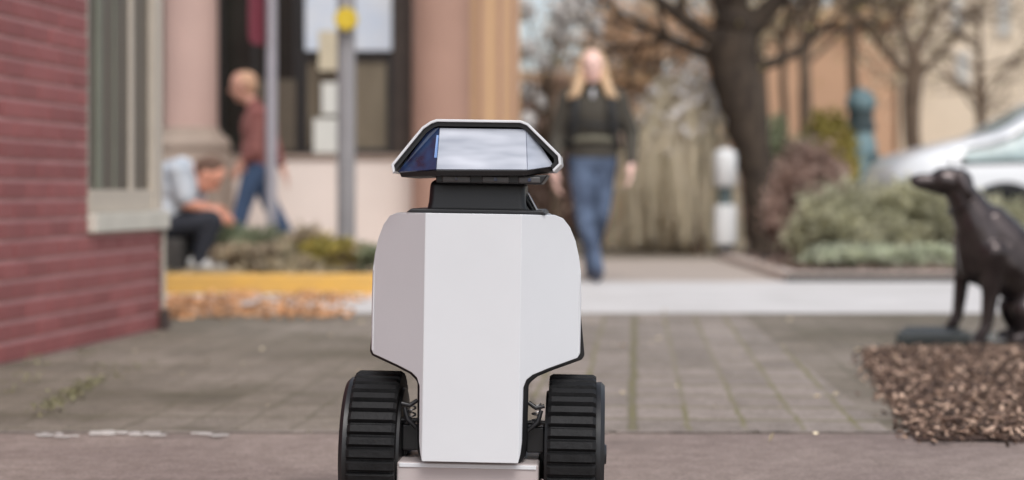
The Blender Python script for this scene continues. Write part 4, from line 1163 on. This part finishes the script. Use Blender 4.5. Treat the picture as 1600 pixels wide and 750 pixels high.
def head(b, c, fwd, up, s=1.):
    """head centre, face direction"""
    c = Vector(c); f = Vector(fwd).normalized(); u = Vector(up); u = (u - f * u.dot(f)).normalized(); r = f.cross(u)
    Mx = Matrix((r, f, u)).transposed(); eu = Mx.to_euler()
    b.ell(c + u * .018 * s, (.075 * s, .093 * s, .098 * s), eu)
    b.ell(c + f * .022 * s - u * .05 * s, (.058 * s, .068 * s, .072 * s), eu)
    b.capsule(c + f * .05 * s - u * .095 * s, c + f * .062 * s - u * .098 * s, .022 * s, .02 * s)
    b.capsule(c + f * .088 * s + u * .012 * s, c + f * .105 * s - u * .028 * s, .010 * s, .0155 * s)
    b.capsule(c + f * .083 * s - u * .058 * s - r * .018 * s, c + f * .083 * s - u * .058 * s + r * .018 * s, .009 * s, .009 * s)
    for q in (-1, 1):
        b.ell(c + r * q * .078 * s - u * .01 * s, (.009 * s, .018 * s, .03 * s), eu)
        b.capsule(c + r * q * .012 * s + f * .088 * s + u * .03 * s, c + r * q * .045 * s + f * .08 * s + u * .03 * s, .009 * s, .009 * s)
    return c, f, u, r
def face_bits(t, c, f, u, r, s, o):
    for q in (-1, 1):
        MB().ell(c + r * q * .030 * s + f * .087 * s + u * .008 * s, (.0125 * s, .008 * s, .007 * s)).build('eye', mat('eye_dark', (.04, .03, .03), .3), t, o=o, smooth=60)
    MB().capsule(c + f * .092 * s - u * .058 * s - r * .02 * s, c + f * .092 * s - u * .058 * s + r * .02 * s, .005 * s, .005 * s).build('lips', mat('lips', (.35, .12, .10), .5), t, o=o, smooth=60)
def shoe(t, an, toe, m_, o, s=1.):
    b = MB(); an = Vector(an); toe = Vector(toe); d = (toe - an); d.z = d.z; dn_ = d.normalized()
    heel = an - dn_ * .05 + Vector((0, 0, -.035))
    b.capsule(heel, heel.lerp(toe, .6) + Vector((0, 0, .0)), .042, .046); b.capsule(heel.lerp(toe, .55), toe, .046, .036); b.capsule(an + Vector((0, 0, .02)), heel + dn_ * .05, .047, .045)
    b.build('shoe', m_, t, o=o, remesh=.008, iters=4)
def lathe_limb(b, a, c, ra, rb): b.capsule(a, c, ra, rb, 16)

# ---- woman walking towards the camera
WY = 13.1; H = 1.68
wx = at(926, WY)
wt = thing('person', (wx, WY, 0), 'long-haired walker in dark olive top and blue jeans, coming towards the robot', 'person')
def L_(x, y, z): return Vector((wx + x, WY + y, z))
hc = L_(-.005, -.06, 1.565)
b = MB(); hi = head(b, hc, (0, -1, -.08), (0, 0, 1), 1.06)
b.capsule(L_(0, -.03, 1.36), L_(0, -.045, 1.49), .058, .052)
b.capsule(L_(-.15, 0, 1.33), L_(.15, 0, 1.33), .06, .06); b.ell(L_(0, 0, 1.22), (.155, .105, .19)); b.ell(L_(0, 0, 1.0), (.14, .10, .15)); b.ell(L_(0, 0, .88), (.165, .115, .13))
wr1, wr2 = L_(-.285, -.16, .80), L_(.275, -.10, .855)
for sh, el, wr in ((L_(-.17, 0, 1.33), L_(-.235, .03, 1.06), wr1), (L_(.17, 0, 1.33), L_(.265, .04, 1.08), wr2)):
    b.capsule(sh, el, .052, .04); b.capsule(el, wr, .04, .027)
hand(b, wr1, (.1, -.2, -1), (1, .2, 0), 1.1, .55, 1); hand(b, wr2, (-.05, -.2, -1), (-1, .2, 0), 1.1, .6, -1)
hipL, hipR = L_(-.085, 0, .88), L_(.085, 0, .88)
knL, knR = L_(-.065, -.16, .485), L_(.055, .02, .48)
anL, anR = L_(.02, -.20, .09), L_(-.005, .32, .17)
for h_, k_, a_ in ((hipL, knL, anL), (hipR, knR, anR)):
    b.capsule(h_, k_, .085, .055); b.capsule(k_, a_, .054, .036)
b.capsule(anL, anL + Vector((0, -.1, -.05)), .035, .03); b.capsule(anR, anR + Vector((0, -.08, -.08)), .035, .03)
wbody = b.build('body', M['skin'], wt, o=wt.location, remesh=.0075, iters=3)
face_bits(wt, *hi, 1.06, wt.location)
m_jk = mat('olive_knit', lin(88, 82, 72, .8), .9, col2=lin(72, 68, 60, .8), scale=8, bump=.4, bscale=60)
b = MB()
b.capsule(L_(-.155, 0, 1.335), L_(.155, 0, 1.335), .078, .078, 20); b.ell(L_(0, 0, 1.22), (.205, .145, .20)); b.ell(L_(0, 0, 1.05), (.20, .14, .2)); b.ell(L_(0, 0, .95), (.198, .142, .13))
b.capsule(L_(0, -.02, 1.36), L_(0, -.035, 1.43), .085, .072)
for sh, el, wr in ((L_(-.18, 0, 1.33), L_(-.25, .03, 1.06), wr1), (L_(.18, 0, 1.33), L_(.285, .04, 1.08), wr2)):
    b.capsule(sh, el, .078, .062); b.capsule(el, el.lerp(wr, .9), .060, .046)
jk = b.build('sweater', m_jk, wt, o=wt.location, remesh=.011, iters=6)
m_st = mat('dark_strap', (.012, .012, .012), .6)
for q in (-1, 1):
    sb = MB(); sb.tube([L_(q * .11, .06, 1.43), L_(q * .125, -.075, 1.405), L_(q * .13, -.145, 1.28), L_(q * .14, -.158, 1.12), L_(q * .165, -.10, 1.0), L_(q * .19, .05, .98)], [.02] * 6, 8, sx=1.4)
    sb.build('backpack_strap', m_st, jk, o=wt.location, smooth=60)
sb = MB(); sb.tube([L_(-.19, -.05, 1.135), L_(-.10, -.157, 1.14), L_(0, -.168, 1.135), L_(.10, -.157, 1.13), L_(.2, -.05, 1.13)], [.016] * 5, 8); sb.build('dark_stripe', m_st, jk, o=wt.location, smooth=60)
m_bl = mat('pale_knit_band', lin(120, 116, 100, .85), .9, var=.15, scale=12)
sb = MB(); sb.tube([L_(-.17, -.09, 1.03), L_(-.08, -.148, 1.03), L_(0, -.155, 1.035), L_(.08, -.148, 1.03), L_(.17, -.09, 1.03)], [.022] * 5, 8); sb.build('pale_band', m_bl, jk, o=wt.location, smooth=60)
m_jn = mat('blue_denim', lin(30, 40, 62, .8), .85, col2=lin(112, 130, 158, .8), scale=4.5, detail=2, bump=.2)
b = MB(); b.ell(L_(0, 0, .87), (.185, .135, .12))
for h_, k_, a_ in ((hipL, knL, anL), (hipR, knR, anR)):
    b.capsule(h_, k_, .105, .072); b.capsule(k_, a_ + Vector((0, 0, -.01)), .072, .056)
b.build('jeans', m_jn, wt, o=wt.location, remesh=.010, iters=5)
m_sh = mat('dark_shoe', (.025, .03, .05), .6)
shoe(wt, anL, L_(.015, -.36, .045), m_sh, wt.location); shoe(wt, anR, L_(-.01, .20, .04), m_sh, wt.location)
m_hr = mat('blonde_hair', lin(206, 166, 128, .85), .6, col2=lin(232, 200, 160, .85), scale=16, stretch=(4, 4, .6))
b = MB(); b.ell(hc + Vector((0, .022, .040)), (.096, .100, .092)); b.ell(hc + Vector((0, .05, -.03)), (.098, .07, .13))
for q in (-1, 1):
    b.capsule(hc + Vector((q * .074, .01, .05)), hc + Vector((q * .088, -.012, -.10)), .030, .036)
    b.capsule(hc + Vector((q * .088, -.012, -.10)), hc + Vector((q * .125, -.06, -.205)), .042, .034)
    b.capsule(hc + Vector((q * .115, -.04, -.17)), hc + Vector((q * .165, -.045, -.225)), .032, .022)
    b.capsule(hc + Vector((q * .09, .02, -.10)), hc + Vector((q * .13, .03, -.22)), .05, .035)
b.build('hair', m_hr, wt, o=wt.location, remesh=.009, iters=4)
nk_ = MB(); nk_.ell(hc + Vector((.0, -.075, -.205)), (.018, .01, .035)); nk_.build('neckline_shirt', mat('white_shirt', (.6, .6, .62), .7), jk, o=wt.location, smooth=60)
bpk = MB(); bpk.ell(L_(0, .20, 1.17), (.15, .10, .22)); bo_ = bpk.build('backpack', mat('dark_pack', (.02, .022, .025), .7), None, remesh=.012, iters=5)
tag(bo_, 'dark backpack worn on the back of the long-haired walker', 'backpack')

# ---- man walking to the left, behind the sign post
MY = 14.9; mx = at(396, MY); g0 = .104
mt_ = thing('person', (mx, MY, g0), 'walker with short hair in dark red shirt and jeans, striding past the dark window', 'person')
def K(px, py, dy=0.): q = P(px, py, MY); return Vector((q.x, MY + dy, q.z))
hc = K(380, 134)
b = MB(); hi = head(b, hc, (-1, -.15, -.22), (0, 0, 1), 1.06)
shL, shR = K(407, 182, -.17), K(407, 182, .17)
b.capsule(K(390, 155), K(403, 180), .055, .06); b.capsule(shL, shR, .06, .06); b.ell(K(405, 200), (.125, .17, .17)); b.ell(K(403, 232), (.11, .15, .14)); b.ell(K(402, 258), (.12, .155, .12))
wl, wr_ = K(384, 252, -.17), K(436, 262, .20)
for sh, el, wr in ((shL, K(404, 238, -.2), wl), (shR, K(425, 232, .22), wr_)):
    b.capsule(sh, el, .052, .04); b.capsule(el, wr, .04, .028)
hand(b, wl, (-.5, 0, -.8), (0, 1, 0), 1.1, .5, 1); hand(b, wr_, (.4, 0, -.9), (-1, 0, -.2), 1.1, .5, -1)
hips = (K(401, 262, -.085), K(401, 262, .085))
legs = ((hips[0], K(382, 322, -.085), Vector((at(366, MY), MY - .085, g0 + .09))), (hips[1], K(420, 320, .085), Vector((at(449, MY), MY + .085, g0 + .17))))
for h_, k_, a_ in legs: b.capsule(h_, k_, .085, .056); b.capsule(k_, a_, .055, .038)
b.build('body', M['skin2'], mt_, o=mt_.location, remesh=.008, iters=3)
face_bits(mt_, *hi, 1.06, mt_.location)
m_rs = mat('dark_red_shirt', lin(128, 66, 62, .75), .85, col2=lin(176, 120, 112, .75), scale=5)
b = MB(); b.capsule(shL, shR, .078, .078); b.ell(K(405, 200), (.155, .20, .19)); b.ell(K(403, 236), (.145, .18, .19)); b.ell(K(402, 254), (.14, .175, .1)); b.capsule(K(396, 164), K(404, 182), .068, .08)
for sh, el, wr in ((shL, K(404, 238, -.2), wl), (shR, K(425, 232, .22), wr_)): b.capsule(sh, el, .076, .058); b.capsule(el, el.lerp(wr, .75), .056, .044)
b.build('shirt', m_rs, mt_, o=mt_.location, remesh=.011, iters=6)
b = MB(); b.ell(K(401, 262), (.145, .17, .12))
for h_, k_, a_ in legs: b.capsule(h_, k_, .10, .072); b.capsule(k_, a_, .072, .056)
b.build('jeans', mat('mid_blue_denim', lin(70, 92, 124, .75), .85, var=.2, scale=5), mt_, o=mt_.location, remesh=.011, iters=5)
shoe(mt_, legs[0][2], legs[0][2] + Vector((-.17, 0, -.05)), m_sh, mt_.location); shoe(mt_, legs[1][2], legs[1][2] + Vector((-.12, 0, -.12)), m_sh, mt_.location)
b = MB(); b.ell(hc + Vector((.024, 0, .044)), (.096, .086, .08)); b.ell(hc + Vector((.06, 0, 0)), (.055, .076, .08))
b.build('hair', mat('sandy_hair', lin(212, 168, 136, .85), .7, var=.15, scale=20), mt_, o=mt_.location, remesh=.009, iters=3)

# ---- person sitting hunched on the island, at the wall
SY = 12.25; sx_ = at(280, SY)
st = thing('person', (sx_, SY, .1), 'person sitting hunched forward in a pale shirt and dark trousers, beside the brick corner', 'person')
def K2(px, py, dy=0.): q = P(px, py, SY); return Vector((q.x, SY + dy, q.z))
hc = K2(326, 272)
b = MB(); hi = head(b, hc, (.72, -.1, -.75), (.7, 0, .75), 1.04)
shA, shB = K2(286, 268, -.17), K2(286, 268, .17)
b.capsule(K2(290, 266), K2(315, 268), .06, .055); b.capsule(shA, shB, .06, .06); b.ell(K2(276, 292), (.13, .16, .16)); b.ell(K2(264, 335), (.13, .16, .14))
wa, wb = K2(330, 326, -.10), K2(334, 330, .12)
for sh, el, wr in ((shA, K2(300, 318, -.19), wa), (shB, K2(304, 318, .19), wb)): b.capsule(sh, el, .05, .042); b.capsule(el, wr, .042, .028)
hand(b, wa, (.8, .3, -.5), (.2, .9, -.4), 1.1, .6, 1); hand(b, wb, (.8, -.3, -.5), (.2, -.9, -.4), 1.1, .6, -1)
hA, hB = K2(262, 352, -.09), K2(262, 352, .09); kA, kB = K2(334, 345, -.12), K2(326, 350, .13)
aA, aB = Vector((at(318, SY), SY - .13, .19)), Vector((at(300, SY), SY + .13, .19))
for h_, k_, a_ in ((hA, kA, aA), (hB, kB, aB)): b.capsule(h_, k_, .085, .058); b.capsule(k_, a_, .055, .038)
b.build('body', mat('warm_skin', lin(240, 172, 145, .9), .55, var=.06), st, o=st.location, remesh=.008, iters=3)
face_bits(st, *hi, 1.04, st.location)
m_ws = mat('pale_grey_shirt', lin(220, 224, 228, .85), .85, col2=lin(190, 200, 210, .85), scale=9, bump=.3)
b = MB(); b.capsule(shA, shB, .085, .085); b.ell(K2(274, 292), (.17, .20, .19)); b.ell(K2(262, 330), (.165, .20, .17)); b.capsule(K2(285, 262), K2(296, 268), .08, .07)
for sh, el in ((shA, K2(300, 318, -.19)), (shB, K2(304, 318, .19))): b.capsule(sh, sh.lerp(el, .8), .078, .068)
b.build('shirt', m_ws, st, o=st.location, remesh=.012, iters=6)
b = MB(); b.ell(K2(262, 350), (.15, .19, .11))
for h_, k_, a_ in ((hA, kA, aA), (hB, kB, aB)): b.capsule(h_, k_, .105, .08); b.capsule(k_, a_, .078, .058)
b.build('trousers', mat('black_trousers', (.025, .028, .038), .85, var=.3, scale=6), st, o=st.location, remesh=.012, iters=5)
m_wsh = mat('white_trainer', (.75, .75, .73), .6)
shoe(st, aA, aA + Vector((.15, -.02, -.045)), m_wsh, st.location); shoe(st, aB, aB + Vector((.15, .02, -.045)), m_wsh, st.location)
b = MB(); uu = hi[2]; fw_ = hi[1]
b.ell(hc + uu * .045 - fw_ * .02, (.09, .086, .085)); b.ell(hc - fw_ * .055, (.07, .08, .08)); b.build('hair', mat('brown_hair', (.13, .07, .045), .7, var=.2, scale=20), st, o=st.location, remesh=.01, iters=3)
sb = MB(); sb.b2((sx_ - .38, SY - .25, .102), (sx_ + .06, SY + .25, .335))
tag(sb.build('stone_seat', mat('dark_stone', (.06, .055, .05), .9, var=.3, bump=.4), bevel=.02, seg=3), 'dark low stone block under the sitting person', 'stone block')
